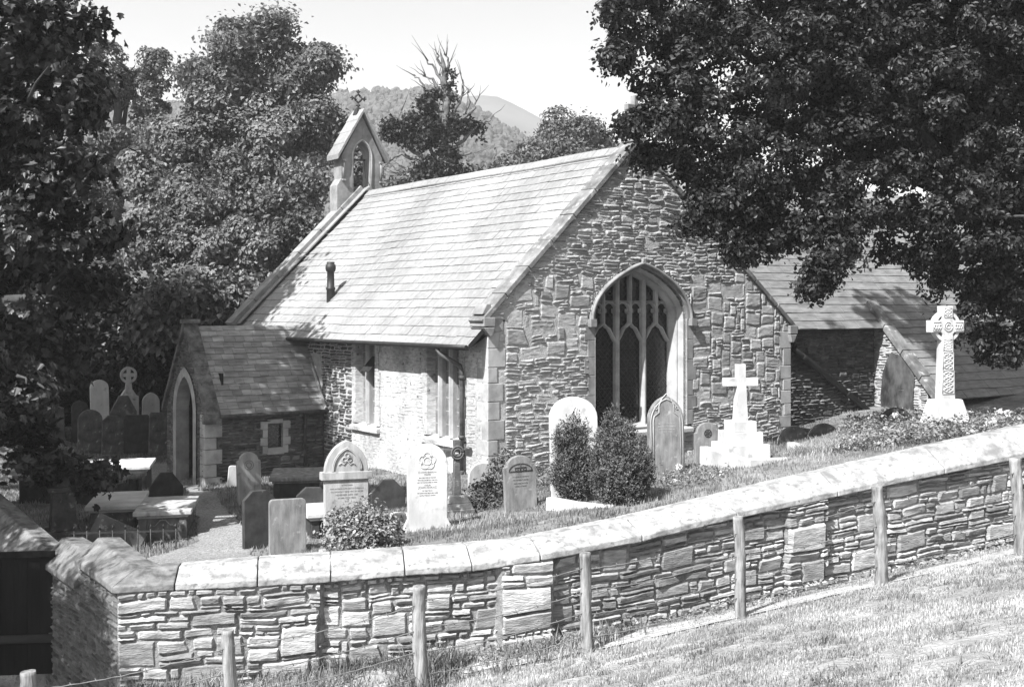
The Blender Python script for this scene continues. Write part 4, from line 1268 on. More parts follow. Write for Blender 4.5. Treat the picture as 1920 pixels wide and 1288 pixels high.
for sy in (-1, 1):
    nseg = 6
    for k in range(nseg):
        f0, f1 = k/nseg+.004, (k+1)/nseg-.004
        y0_, y1_ = yc+sy*(PW/2+.22)*(1-f0), yc+sy*(PW/2+.22)*(1-f1)
        za_, zb4 = (pez-.16)+(prz+.20-pez+.16)*f0, (pez-.16)+(prz+.20-pez+.16)*f1
        vs = [(PT-.07, y0_, za_), (PT+.30, y0_, za_), (PT+.30, y1_, zb4), (PT-.07, y1_, zb4)]; vs += [(x, y, z+.17) for x, y, z in vs]
        mb.add(vs, [(3,2,1,0),(4,5,6,7),(0,1,5,4),(1,2,6,5),(2,3,7,6),(3,0,4,7)] if sy < 0 else [(0,1,2,3),(7,6,5,4),(4,5,1,0),(5,6,2,1),(6,7,3,2),(7,4,0,3)], 0, rnd.uniform(.85, 1.15))
mb.box(PT-.09, PT+.32, yc-.16, yc+.16, prz+.30, prz+.40)
mb.box(PT-.09, PT+.32, SJ-.24, SJ-.02, pez-.22, pez-.02)
pb(mb, "parapet_coping", M['coping_mossy'], .012)
mb = MB(); mb.add([(-.03, SJ-.21, pez-.0), (-.10, SJ-.21, pez+.02), (-.10, SJ+PW/2, prz+.06), (-.03, SJ+PW/2, prz+.09)], [(0, 1, 2, 3)]); mb.tube([(-.05, SJ-.22, pez+.02), (-.05, SJ+PW/2-.1, prz+.0)], .035, 6); pb(mb, "flashing", M['lead'])
mb = MB(); td = LT(572, 800, SJ-.08)[0]; mb.tube([(td, SJ-.12, pez-.05), (td, SJ-.08, pez-.15), (td, SJ-.08, -4.3)], .04, 8); mb.tube([(td, SJ-.08, pez-.38), (td, SJ-.08, pez-.46)], .06, 8); mb.tube([(oP.x, oP.y-.04, pez-.05), (.0, oP.y-.04, pez-.05)], .045, 8); pb(mb, "downpipe", M['pipe'])

# north wing seen to the right of the gable ---------------------
S1 = 2.0; T2 = LT(1640, 615, S1)[0]
wing = empty("north_wing", (W_T, S1, 0), 0, church)
def nb(mb, name, m, bevel=0):
    mb.v = [(x-W_T, y-S1, z-ZB) for x, y, z in mb.v]; return mb.build(name, m, wing, bevel)
SE1 = S1-.35; z1e = LT(1560, 617, SE1)[1]; MS = 1.14
def wing_z(s): return z1e + MS*(s-SE1)
TE = T2+9.0
SE2 = SE1 + ((HZ-746)/F*32.0 - z1e)/MS
upW = Vector((0, 1, MS)); 
LW = 3.3
mapW = plane_map((W_T-1.2, SE1, z1e), (1, 0, 0), upW, .015, 5)
slates("upper_roof", M['slate_mid'], mapW, TE-W_T+1.2, LW*sqrt(1+MS*MS), .285, .55, wing, seed=41, tones=(.93, 1.08))
bpy.data.objects["upper_roof"].location = (-W_T, -S1, 0)
low_len = sqrt(1+MS*MS)*(SE1-SE2)
mapL = plane_map((T2, SE2, wing_z(SE2)), (1, 0, 0), upW, .012, 6)
slates("lower_roof", M['slate_mid'], mapL, TE-T2, low_len+.02, .285, .55, wing, seed=42, tones=(.93, 1.08))
bpy.data.objects["lower_roof"].location = (-W_T, -S1, 0)
mb = MB(); q0_ = Vector((W_T-1.2, SE1+.01, z1e-.012)); mb.add([q0_, q0_+Vector((TE-W_T+1.2, 0, 0)), q0_+Vector((TE-W_T+1.2, 0, 0))+upW*LW, q0_+upW*LW], [(0, 1, 2, 3)])
q0_ = Vector((T2, SE2+.01, wing_z(SE2)-.012)); mb.add([q0_, q0_+Vector((TE-T2, 0, 0)), q0_+Vector((TE-T2, 0, 0))+upW*(SE1-SE2), q0_+upW*(SE1-SE2)], [(0, 1, 2, 3)])
rdg = S1+LW-.35; mb.add([(W_T-1.2, SE1+LW, wing_z(SE1+LW)), (TE, SE1+LW, wing_z(SE1+LW)), (TE, SE1+2*LW, z1e), (W_T-1.2, SE1+2*LW, z1e)], [(0, 1, 2, 3)])
nb(mb, "roof_underlay", M['slate_dark'])
mb = MB()
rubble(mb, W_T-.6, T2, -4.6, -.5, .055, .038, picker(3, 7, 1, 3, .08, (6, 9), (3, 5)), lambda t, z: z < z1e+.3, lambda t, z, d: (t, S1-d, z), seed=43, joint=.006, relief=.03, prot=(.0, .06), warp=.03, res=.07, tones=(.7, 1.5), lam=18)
nb(mb, "recessed_wall", [M['rubble_dark'], M['mortar_dark']])  # whole wall in darker stone to deepen the shade under the eaves
mb = MB(); mb.box(W_T-.6, T2, S1+.03, S1+.5, -5, z1e+.3); mb.box(T2+.04, TE, SE2+.65, SE2+1.0, -5, wing_z(SE2)+.3); mb.box(TE-.5, TE-.02, SE2+.7, SE1+2*LW, -5, z1e)
nb(mb, "wall_core", M['mortar_dark'])
SN = SE2 + .28
mb = MB()
def in_w(s, z): return SN < s < S1 and z < wing_z(s) - .03
rubble(mb, SN, S1+.05, -4.6, 0.2, .05, .036, picker(3, 6, 1, 2, .08, (5, 8), (3, 5)), in_w, lambda s, z, d: (T2-d, s, min(z, wing_z(s)-.02)), seed=44, joint=.006, relief=.02, prot=(.0, .035), warp=.02, res=.07, tones=(.85, 1.15))
for i, f in enumerate(mb.f): mb.f[i] = f[::-1]
nb(mb, "side_wall", [M['field_stone'], M['mortar']])
mb = MB(); mb.prism([(0, 0)]*0 or [(SN, -5), (S1, -5), (S1, wing_z(S1)-.05), (SN, wing_z(SN)-.05)], .03, .4)
mb.v = [(T2+y, x, z) for x, y, z in mb.v]; nb(mb, "wall_core", M['mortar_dark'])
mb = MB(); rubble(mb, T2, TE, -4.6, -2.0, .06, .04, picker(3, 7, 1, 3, .08, (6, 9), (3, 5)), lambda t, z: z < wing_z(SE2)+.1, lambda t, z, d: (t, SN-d, z), seed=45, joint=.006, relief=.025, prot=(.0, .05), warp=.03, res=.09, tones=(.6, 1.2)); nb(mb, "lower_wall", [M['rubble_dark'], M['mortar_dark']])
def verge(tv, name):
    mb = MB(); sA, sB = SE2-.10, SE1+.62
    for k in range(4):
        f0, f1 = k/4+.003, (k+1)/4-.003
        a, b = sA+(sB-sA)*f0, sA+(sB-sA)*f1
        vs = [(tv-.10, a, wing_z(a)-.06), (tv+.30, a, wing_z(a)-.06), (tv+.30, b, wing_z(b)-.06), (tv-.10, b, wing_z(b)-.06)]; vs += [(x, y-.09, z+.13) for x, y, z in vs]
        mb.add(vs, [(3,2,1,0),(4,5,6,7),(0,1,5,4),(1,2,6,5),(2,3,7,6),(3,0,4,7)], 0, rnd.uniform(.85, 1.1))
    mb.box(tv-.12, tv+.32, sA-.06, sA+.16, wing_z(sA)-.30, wing_z(sA)-.02)
    return nb(mb, name, M['verge'], .012)
verge(T2, "verge_coping"); verge(T2+6.4, "verge_coping")
pA = LT(1489, 655, S1-.16); pB = LT(1634, 775, S1-.16)
mb = MB(); ss = S1-.16
mb.lathe([(.05, pA[1]+.34), (.13, pA[1]+.52), (.15, pA[1]+.56)], 12, (pA[0]-.02, ss)); mb.tube([(pA[0], ss, pA[1]+.4), (pA[0], ss, pA[1]+.02)], .05, 10)
mb.tube([(pA[0], ss, pA[1]+.05), (pA[0]+.06, ss, pA[1]-.03), (pB[0], ss, pB[1])], .085, 10)
for f in (.1, .66): 
    c0 = Vector((pA[0]+(pB[0]-pA[0])*f, ss, pA[1]+(pB[1]-pA[1])*f)); d_ = Vector((pB[0]-pA[0], 0, pB[1]-pA[1])).normalized(); mb.tube([c0, c0+d_*.12], .09, 10)
nb(mb, "drainpipe", M['iron'])
mb = MB(); q4 = [LS(px, py, T2-.04) for px, py in ((1656, 800), (1651, 745), (1655, 700), (1664, 672), (1672, 660), (1690, 668), (1704, 680), (1715, 708), (1712, 750), (1717, 800))]
mb.add([(T2-.052, s_q, z_q) for s_q, z_q in q4], [tuple(range(10))]); nb(mb, "dark_wall_patch", M['dark_patch_tone'])  # flat patch, darker and blotchier than the wall round it
# ------------------------------------------------------------------ gravestones
def prof_round(w, h, k=.5, sh=0):
    """round-headed; k = rise of head as share of width; sh = small shoulders"""
    hw = w/2; r = w*k; L = [(-hw, 0), ]
    hi = hw-sh
    zs = h-r
    if sh: L += [(-hw, zs), (-hi, zs+sh*.4)]
    n = 14
    for i in range(n+1):
        a = pi*i/n
        L.append((-hi*cos(a), zs+(sh*.4 if sh else 0)+(r-(sh*.4 if sh else 0))*sin(a)))
    if sh: L += [(hi, zs+sh*.4), (hw, zs)]
    L.append((hw, 0))
    return L[::-1] if False else [(x, z) for x, z in L]
def prof_gothic(w, h, k=.62, sh=0.0, shz=0.0):
    hw = w/2; r = w*k; L = [(-hw, 0)]
    if sh: L += [(-hw, h-r-shz), (-hw+sh, h-r-shz), (-hw+sh, h-r)]
    L += arch_pts(hw-sh, r, h-r, h-r, cx=0, n=9)[1:-1]
    if sh: L += [(hw-sh, h-r), (hw-sh, h-r-shz), (hw, h-r-shz)]
    L.append((hw, 0)); return L
def prof_clip(w, h, c=.3, cz=None):
    hw = w/2; cz = cz or c*w
    return [(-hw, 0), (-hw, h-cz), (-hw+c*w, h), (hw-c*w, h), (hw, h-cz), (hw, 0)]
def prof_flat(w, h, r=.06):
    hw = w/2; L = [(-hw, 0)]
    for i in range(5):
        a = pi/2*i/4; L.append((-hw+r-r*cos(a), h-r+r*sin(a)))
    for i in range(5):
        a = pi/2*i/4; L.append((hw-r+r*sin(a), h-r+r*cos(a)))
    L.append((hw, 0)); return L
def slab(mb, prof, th, y=0, down=.25, tone=1):
    """prof goes left foot - top - right foot; closed below ground"""
    poly = [(prof[0][0], -down)] + prof + [(prof[-1][0], -down)]
    poly = [p for i, p in enumerate(poly) if i == 0 or (abs(p[0]-poly[i-1][0])+abs(p[1]-poly[i-1][1])) > 1e-6]
    mb.prism(poly[::-1], y, y+th, 0, tone)
def text_part(lines, y, parent, m=None, cx=0, ztop=.8, name="inscription"):
    mb = MB()
    z = ztop
    for txt, size, gap in lines:
        cu = bpy.data.curves.new("t", 'FONT'); cu.body = txt; cu.size = size; cu.align_x = 'CENTER'; cu.extrude = .0015; cu.resolution_u = 2
        ob = bpy.data.objects.new("t", cu); col.objects.link(ob)
        bpy.context.view_layer.update()
        me = bpy.data.meshes.new_from_object(ob)
        mb.add([(v.co.x+cx, y-.0016-v.co.z, v.co.y+z) for v in me.vertices], [tuple(p.vertices) for p in me.polygons])
        bpy.data.objects.remove(ob); bpy.data.meshes.remove(me); bpy.data.curves.remove(cu)
        z -= gap
    return mb.build(name, m or M['cut'], parent)
def grave_root(name, px, pyb, Y, alpha, label, cat="gravestone", lean=0, tip=0, group=None):
    p = P(px, pyb, Y)
    o = empty(name, p, R(alpha) - atan2(p.x, p.y))
    _l = random.Random(int(px*7+py))
    if cat == 'gravestone': lean += _l.uniform(-1.6, 1.6); tip += _l.uniform(-2.5, 1)
    o.rotation_euler = (R(tip), R(lean), R(alpha) - atan2(p.x, p.y))
    return tag(o, label, cat, group)
def wm(wpx, Y, alpha, th=.1):
    w = wpx/F*Y
    return max(.2, (w - th*abs(sin(R(alpha))))/cos(R(alpha)))

# tall pointed stone with lettering
Y = 17.5; W_ = wm(84, Y, 14); H_ = 190/F*Y
g1 = grave_root("gravestone", 650, 1016, Y, 14, "tall pale stone with pointed arched head, shoulder blocks and lettering, behind the rose bush")
mb = MB(); slab(mb, prof_gothic(W_, H_, .70), .11); mb.box(-W_/2-.055, W_/2+.055, -.03, .14, H_-W_*.70-.12, H_-W_*.70+.0, 0); mb.build("headstone", M['grave_pale'], g1, bevel=.01)
mb = MB(); a1 = arch_pts(W_*.5-.035, W_*.64, H_-W_*.70+.01, H_-W_*.70+.01, cx=0, n=10)
for inset in (.16, .20):
    pts = [(x*(1-inset*1.5), -.012, H_-W_*.70+.01+(z-(H_-W_*.70+.01))*(1-inset*1.15)) for x, z in a1]; mb.tube(pts, .010, 6)
zc_ = H_-W_*.70+.20
for k in range(3):
    a = pi/2+2*pi*k/3; c_ = Vector((.045*cos(a), -.006, zc_+.045*sin(a))); mb.tube([c_+Vector((.033*cos(t), 0, .033*sin(t))) for t in np.linspace(0, 2*pi, 13)], .008, 5)
mb.tube([(-.13, -.006, zc_-.10), (-.09, -.006, zc_-.07), (-.05, -.006, zc_-.10), (0, -.006, zc_-.04), (.05, -.006, zc_-.10), (.09, -.006, zc_-.07), (.13, -.006, zc_-.11)], .008, 5)
mb.build("carved_arch", M['grave_pale'], g1)
text_part([("ANN", .062, .052), ("BELOVED WIFE OF", .028, .056), ("THOMAS HELDER MADDMANT", .046, .045), ("OF THIS PARISH", .024, .052), ("WHO ENTERED INTO REST AT LIVERPOOL", .027, .045), ("ON MONDAY 23RD MAY IN HOPE", .032, .048), ("NOVEMBER 23RD 1889", .034, .046), ("IN HER 59TH YEAR", .032, .05), ("R.I.P.", .03, .05)], 0, g1, ztop=H_-W_*.70-.055)
# broad white round stone
Y = 17.0; W_ = wm(78, Y, 6); H_ = 160/F*Y
g2 = grave_root("gravestone", 802, 992, Y, 6, "broad white round-headed stone with a carved interlaced rosette, right of the rose bush")
mb = MB(); pr_ = prof_round(W_, H_, .5); pr_ = [(-W_/2-.05, 0), (-W_/2-.04, .05), (-W_/2+.01, .16)] + [(x*(1-.0), z) for x, z in pr_[1:-1]] + [(W_/2-.01, .16), (W_/2+.04, .05), (W_/2+.05, 0)]
slab(mb, pr_, .10); mb.build("headstone", M['marble'], g2, bevel=.012)
mb = MB(); zc_ = H_-W_*.42
mb.tube([(.055*cos(t), -.002, zc_+.055*sin(t)) for t in np.linspace(0, 2*pi, 17)], .008, 6)
for k in range(5):
    a = pi/2+2*pi*k/5; mb.tube([(.062*cos(a)+.060*cos(t), -.002, zc_+.062*sin(a)+.060*sin(t)) for t in np.linspace(a-1.75, a+1.75, 11)], .009, 6)
mb.build("carved_rosette", M['marble_worn'], g2)
text_part([("IN LOVING MEMORY OF", .024, .035), ("MARIE", .034, .042), ("BELOVED WIFE OF THE REV", .02, .034), ("WHO FELL ASLEEP ON THE 12TH", .02, .034), ("DAY OF MARCH AGED 54 YEARS", .02, .04), ("ALSO OF", .022, .04), ("JOHN EVANS", .045, .04), ("OF THIS TOWN", .022, .034), ("HE GIVETH HIS BELOVED SLEEP", .022, .034), ("UNTIL THE DAY BREAK", .022, .034)], 0, g2, M['grave_grey'], ztop=H_-W_*.42-.17)
# shouldered stone with carved semicircle
Y = 18; W_ = wm(64, Y, 18); H_ = 104/F*Y
g3 = grave_root("gravestone", 978, 958, Y, 18, "grey shouldered stone with a cross carved in a half-round panel, beside the dark shrub", lean=-1)
mb = MB(); slab(mb, prof_round(W_, H_, .34, .05), .09); mb.build("headstone", M['grave_grey'], g3, bevel=.01)
mb = MB(); zc_ = H_-.235; r_ = W_*.36
mb.tube([(r_*cos(t), -.004, zc_+r_*.62*sin(t)) for t in np.linspace(0, pi, 15)] + [(r_, -.004, zc_)], .007, 5); mb.tube([(-r_, -.004, zc_), (r_, -.004, zc_)], .007, 5); mb.tube([(0, -.004, zc_), (0, -.004, zc_+r_*.6)], .007, 5); mb.tube([(-r_*.5, -.004, zc_+r_*.3), (r_*.5, -.004, zc_+r_*.3)], .007, 5)
for sx in (-1, 1): mb.tube([(sx*r_*(.35+.14*cos(t)), -.004, zc_+r_*(.16+.1*sin(t))) for t in np.linspace(0, 2*pi, 9)], .005, 5)
mb.build("carved_panel", M['grave_slate'], g3)
text_part([("IN LOVING MEMORY", .028, .05), ("OF ROBERT JONES", .03, .05), ("WHO DIED MAY 4TH", .024, .045), ("AGED 66 YEARS", .026, .045)], 0, g3, M['grave_mossy'], ztop=H_-.33)
# tall white stone behind the yews
Y = 18.4; W_ = wm(92, Y, 12); H_ = 194/F*Y
g4 = grave_root("gravestone", 1079, 938, Y, 12, "tallest white round-headed marble stone, standing behind the two clipped yew bushes")
mb = MB(); slab(mb, prof_round(W_, H_, .44), .11); mb.build("headstone", M['marble'], g4, bevel=.012)
mb = MB(); zc_ = H_-.30
mb.tube([(-.08, -.004, zc_-.05), (-.03, -.004, zc_+.04), (.02, -.004, zc_+.14), (.05, -.004, zc_+.12), (.03, -.004, zc_+.02), (-.01, -.004, zc_-.03), (.05, -.004, zc_-.04), (.11, -.004, zc_-.06)], .007, 6); mb.tube([(-.08, -.004, zc_-.05), (.0, -.004, zc_-.045)], .006, 6)
mb.build("carved_lily", M['marble_worn'], g4)
# large grey pointed stone
Y = 20; W_ = wm(70, Y, 20, .12); H_ = 150/F*Y
g5 = grave_root("gravestone", 1252, 893, Y, 20, "large grey pointed stone with moulded trefoil arch, in front of the east window")
mb = MB(); slab(mb, prof_gothic(W_, H_, .66), .12); mb.box(-W_/2-.03, W_/2+.03, -.10, .16, -.3, .04, 0, .9); mb.build("headstone", M['grave_grey'], g5, bevel=.01)
mb = MB(); zsp = H_-W_*.66; hw_ = W_/2
mb.tube([(x*.90, -.006, z*.965+.0) for x, z in arch_pts(hw_, W_*.66, zsp, .08, cx=0, n=9)], .011, 6)
tf = [(-hw_*.76, .06), (-hw_*.76, zsp-.02), (-hw_*.70, zsp+.08), (-hw_*.42, zsp+.14), (-hw_*.42, zsp+.26), (-hw_*.25, zsp+.38), (0, zsp+.46)]
tf = tf + [(-x, z) for x, z in tf[::-1]][1:]
mb.tube([(x, -.006, z) for x, z in tf], .011, 6)
for sx in (-1, 1): mb.tube([(sx*(hw_*.60)+.028*cos(t), -.006, zsp+.22+.028*sin(t)) for t in np.linspace(0, 2*pi, 11)], .009, 5)
mb.build("moulded_arch", M['grave_pale'], g5)
text_part([("IN LOVING MEMORY OF", .026, .05), ("EDWARD ROBERTS", .036, .045), ("WHO DIED OCTOBER 3RD", .024, .04), ("AGED 71 YEARS", .024, .04)], 0, g5, M['grave_pale'], ztop=zsp-.06)
# small rounded stone beside it
Y = 21.5; W_ = wm(50, Y, 20); H_ = 84/F*Y
g6 = grave_root("gravestone", 1327, 876, Y, 20, "small grey round stone with a wheel emblem, left of the white stepped cross")
mb = MB(); slab(mb, prof_round(W_, H_, .42, .03), .10); mb.build("headstone", M['grave_grey'], g6, bevel=.01)
mb = MB(); zc_ = H_-.20; mb.tube([(.07*cos(t), -.003, zc_+.07*sin(t)) for t in np.linspace(0, 2*pi, 17)], .007, 5)
for k in range(6):
    a = k*pi/3; mb.tube([(.035*cos(a)+.03*cos(t), -.003, zc_+.035*sin(a)+.03*sin(t)) for t in np.linspace(0, 2*pi, 9)], .005, 5)
mb.build("carved_wheel", M['grave_slate'], g6)
# white latin cross on steps with kerb
Y = 19.8
g7 = grave_root("stepped_cross", 1388, 856, Y, 24, "plain white marble cross standing on three square steps inside a white kerb", "cross monument")
s_ = Y/F
mb = MB(); zs = 0
for w_, h_ in ((104, 26), (80, 22), (58, 20)):
    mb.frustum(w_*s_*.80, w_*s_*.80, zs, w_*s_*.79, w_*s_*.79, zs+h_*s_); zs += h_*s_
mb.build("steps", M['marble'], g7, bevel=.008)
mb = MB(); ht = 173*s_; zc_ = ht-33*s_
mb.frustum(.22, .16, zs, .16, .13, zc_); mb.box(-.075, .075, -.065, .065, zc_-.01, ht); mb.box(-.30, -.07, -.064, .064, zc_-.07, zc_+.07); mb.box(.07, .30, -.064, .064, zc_-.07, zc_+.07)
mb.build("cross", M['marble'], g7, bevel=.006)
mb = MB(); kw, kd = 1.06, 1.0
mb.box(-kw/2, kw/2+.72, -kd-.55, -kd-.38, -.28, .16); mb.box(-kw/2, -kw/2+.15, -kd-.38, .5, -.28, .13, tone=.98); mb.box(kw/2+.57, kw/2+.72, -kd-.38, .5, -.28, .16)
mb.build("kerb", M['marble'], g7, bevel=.01)
# low round stones near the gable corner
for px, py, w_, h_, al, lab in ((1490, 842, 62, 43, 30, "left one of two low sunken round stones at the foot of the gable corner"), (1546, 832, 64, 38, 34, "right one of two low sunken round stones, half hidden by long pale grass")):
    Y = 22.5; W_ = wm(w_, Y, al); H_ = h_/F*Y
    o = grave_root("gravestone", px, py, Y, al, lab, group="low sunken round stones"); mb = MB(); slab(mb, prof_round(W_, H_, .46), .09)
    mb.build("headstone", M['grave_mossy'], o, bevel=.008)
    mb = MB(); slab(mb, [(x, z) for x, z in prof_round(W_+.012, H_+.006, .46)], .012, y=.04); mb.build("pale_edge", M['grave_pale'], o)
# the tall celtic cross
Y = 20.6; al = 36
g10 = grave_root("celtic_cross", 1772, 806, Y, al, "tall white celtic wheel cross carved with knotwork on a sloping plinth, at the right", "celtic cross")
s_ = Y/F
def yrect(mb, x0, x1, z0, z1, y0=-.085, y1=.085, tone=1): mb.box(x0, x1, y0, y1, z0, z1, 0, tone)
bz = 28*s_; pz = 58*s_
mb = MB(); mb.frustum(.98, .62, -.15, .98, .62, .10); mb.frustum(.78, .44, .10, .52, .30, pz-.0); mb.build("plinth", M['marble'], g10, bevel=.025)
H_ = 232*s_; hc = H_-38*s_
mb = MB()
def cross_prism(mb, y0, y1):
    a = .105; aw_ = .33; at = H_; nb_ = .15
    def hollow(cx_, cz_, q0, q1): return [(cx_+.055*cos(t), cz_+.055*sin(t)) for t in np.linspace(q0, q1, 6)]
    L = [(-nb_, pz-.02), (-a, hc-a-.055)]
    L += hollow(-a-.03, hc-a-.03, 0, pi/2)[0:] if False else [(-a, hc-a-.03), (-a-.03, hc-a)]
    L += [(-aw_, hc-a), (-aw_, hc+a), (-a-.03, hc+a), (-a, hc+a+.03), (-a, at), (a, at), (a, hc+a+.03), (a+.03, hc+a), (aw_, hc+a), (aw_, hc-a), (a+.03, hc-a), (a, hc-a-.03), (nb_, pz-.02)]
    mb.prism(L[::-1], y0, y1)
cross_prism(mb, -.085, .085); mb.build("cross", M['marble'], g10, bevel=.010)
mb = MB(); n = 40; ro, ri = .27, .215
vs = []
for k in range(n):
    a = 2*pi*k/n
    for r_, y in ((ro, -.06), (ro, .06), (ri, .06), (ri, -.06)): vs.append((r_*cos(a), y, hc+r_*sin(a)))
fs = []
for k in range(n):
    k2 = (k+1) % n
    for j in range(4): fs.append((k*4+j, k*4+(j+1) % 4, k2*4+(j+1) % 4, k2*4+j))
mb.add(vs, fs); mb.build("wheel_ring", M['marble'], g10)
mb = MB()                                    # knotwork: plaited strands within borders
yk = -.092
def knot(x0, x1, z0, z1, cells):
    mb.tube([(x0, yk, z0), (x0, yk, z1), (x1, yk, z1), (x1, yk, z0), (x0, yk, z0)], .0065, 5)
    cx_, hw2 = (x0+x1)/2, (x1-x0)/2*.78
    for ph in (0, pi): mb.tube([(cx_+hw2*sin(ph+t*pi*cells), yk, z0+.02+(z1-z0-.04)*t) for t in np.linspace(0, 1, cells*8+1)], .011, 5)
    for ph in (pi/2, -pi/2): mb.tube([(cx_+hw2*.55*sin(ph+t*pi*cells), yk, z0+.02+(z1-z0-.04)*t) for t in np.linspace(0, 1, cells*8+1)], .008, 5)
zz_ = [pz+.10, pz+.50, pz+.82, hc-.22]
knot(-.115, .115, zz_[0], zz_[1], 4); knot(-.105, .105, zz_[1]+.01, zz_[2], 3); knot(-.09, .09, zz_[2]+.01, zz_[3], 4); knot(-.075, .075, hc+.16, H_-.03, 2)
for sx in (-1, 1):
    mb.tube([(sx*.15, yk, hc-.075), (sx*.30, yk, hc-.075), (sx*.30, yk, hc+.075), (sx*.15, yk, hc+.075)], .0065, 5)
    mb.tube([(sx*(.14+.15*t), yk, hc+.045*sin(t*10)) for t in np.linspace(0, 1, 17)], .009, 5); mb.tube([(sx*(.14+.15*t), yk, hc-.045*sin(t*10)) for t in np.linspace(0, 1, 17)], .009, 5)
mb.tube([(.08*cos(t), yk, hc+.08*sin(t)) for t in np.linspace(0, 2*pi, 17)], .010, 5); mb.tube([(.04*cos(t), yk, hc+.04*sin(t)) for t in np.linspace(0, 2*pi, 11)], .010, 5)
mb.build("knotwork", M['marble_worn'], g10)
# half-buried tyre left of the plinth
ty = grave_root("tyre", 1680, 806, 21.6, 8, "dark worn tyre half buried upright in the ivy left of the celtic cross", "tyre")
mb = MB(); R0, r0 = .245, .055
for_n = 36; vs = []; fs = []
for i in range(for_n):
    a = 2*pi*i/for_n
    for j in range(10):
        b = 2*pi*j/10; rr = R0+r0*cos(b); vs.append((rr*cos(a), r0*1.2*sin(b), .12+rr*sin(a)))
for i in range(for_n):
    for j in range(10):
        i2, j2 = (i+1) % for_n, (j+1) % 10; fs.append((i*10+j, i*10+j2, i2*10+j2, i2*10+j))
mb.add(vs, fs, smooth=True); mb.build("tread", M['rubber'], ty)
# grey wheel cross behind the white stone
Y = 18.6
g12 = grave_root("wheel_cross", 856, 972, Y, 20, "grey stone cross with round boss on a stepped base, right of the white rosette stone", "cross monument"); s_ = Y/F
mb = MB(); mb.frustum(.50, .36, -.2, .50, .36, .17); mb.frustum(.46, .34, .17, .40, .28, .26); mb.frustum(.40, .28, .26, .28, .2, .38); mb.build("base", M['grave_mossy'], g12, bevel=.012)
mb = MB(); zc_ = 124*s_
mb.frustum(.13, .10, .36, .08, .08, zc_-.03); mb.frustum(.07, .08, zc_+.03, .12, .08, zc_+.20)
for sx in (-1, 1):
    mb.prism([(sx*.05, zc_-.045), (sx*.24, zc_-.075), (sx*.26, zc_), (sx*.24, zc_+.075), (sx*.05, zc_+.045)][::(1 if sx < 0 else -1)], -.05, .05)
mb.build("cross", M['grave_mossy'], g12, bevel=.008)
mb = MB()
for r_ in (.10, .06): mb.tube([(r_*cos(t), -.05, zc_+r_*sin(t)) for t in np.linspace(0, 2*pi, 19)], .018, 6)
mb.lathe([(.001, -.0)], 3) if False else None
mb.build("boss", M['grave_mossy'], g12)
def simple_grave(px, pyt, pyb, wpx, Y, al, prof, m, label, th=.09, lean=0, group=None, tip=0):
    W_ = wm(wpx, Y, al, th); H_ = (pyb-pyt)/F*Y
    o = grave_root("gravestone", px, pyb, Y, al, label, lean=lean, group=group, tip=tip)
    mb = MB()
    pf = {'round': prof_round(W_, H_, .45), 'shoulder': prof_round(W_, H_, .36, .05), 'gothic': prof_gothic(W_, H_, .6), 'clip': prof_clip(W_, H_, .27), 'flat': prof_flat(W_, H_), 'clip2': prof_clip(W_, H_, .33, H_*.36)}[prof]
    slab(mb, pf, th); mb.build("headstone", M[m], o, bevel=.01)
    return o, W_, H_
simple_grave(906, 868, 912, 56, 22, 20, 'round', 'grave_pale', "low pale round stone against the wall, left of the dark shrub")
simple_grave(729, 899, 965, 66, 21, 14, 'clip2', 'grave_slate', "dark six-sided slate between the pointed lettered stone and the white rosette stone")
simple_grave(488, 920, 1034, 62, 17.1, 22, 'clip', 'grave_slate', "dark slate with clipped corners, directly behind and left of the plain grey stone", lean=-1)
simple_grave(540, 936, 1042, 70, 16.5, 10, 'flat', 'grave_grey', "plain grey stone with rounded corners, nearest to the wall coping", lean=.8)
simple_grave(584, 914, 995, 62, 18.4, 10, 'clip', 'grave_slate', "dark slate with clipped corners, half hidden between the plain grey and the pointed lettered stone", lean=2)
o, W_, H_ = simple_grave(469, 848, 948, 46, 22, 14, 'shoulder', 'grave_pale', "pale shouldered stone with a round emblem, below the little porch window")
mb = MB(); mb.tube([(.085*cos(t), -.003, H_-.24+.085*sin(t)) for t in np.linspace(0, 2*pi, 15)], .007, 5); mb.tube([(.05*cos(t), -.003, H_-.24+.05*sin(t)) for t in np.linspace(0, 2*pi, 11)], .007, 5); mb.build("carved_emblem", M['grave_grey'], o)
simple_grave(437, 873, 914, 22, 25.6, 10, 'flat', 'marble', "small plain white slab leaning at the foot of the porch wall", lean=4, th=.05)
simple_grave(312, 886, 960, 62, 22.2, 10, 'clip2', 'grave_slate', "large dark six-sided slate beside the path in front of the porch doorway")
# the back row in shade
simple_grave(189, 712, 822, 34, 33.5, 8, 'round', 'marble', "bright white round stone in the shaded back row, left of the wheel-headed cross")
simple_grave(283, 736, 822, 32, 33.5, 8, 'gothic', 'marble', "bright white pointed stone in the shaded back row, right of the wheel-headed cross")
simple_grave(232, 742, 826, 48, 32.5, 10, 'clip2', 'grave_mossy', "dark clipped stone in front of the wheel-headed cross in the back row")
simple_grave(169, 768, 830, 44, 32, 6, 'round', 'grave_mossy', "leftmost upright in the back row of mossy stones, nearest the overhanging leaves", group="row of dark mossy stones in the shade")
simple_grave(211, 779, 834, 38, 31.8, 10, 'clip', 'grave_mossy', "second mossy stone from the left in the back row, with clipped corners", group="row of dark mossy stones in the shade")
simple_grave(256, 778, 832, 46, 32, 4, 'flat', 'grave_slate', "third stone from the left in the shaded back row, broad, dark and square-topped", group="row of dark mossy stones in the shade")
simple_grave(298, 773, 832, 36, 31.5, 12, 'flat', 'grave_mossy', "mossy square-topped stone of the back row nearest the porch", group="row of dark mossy stones in the shade")
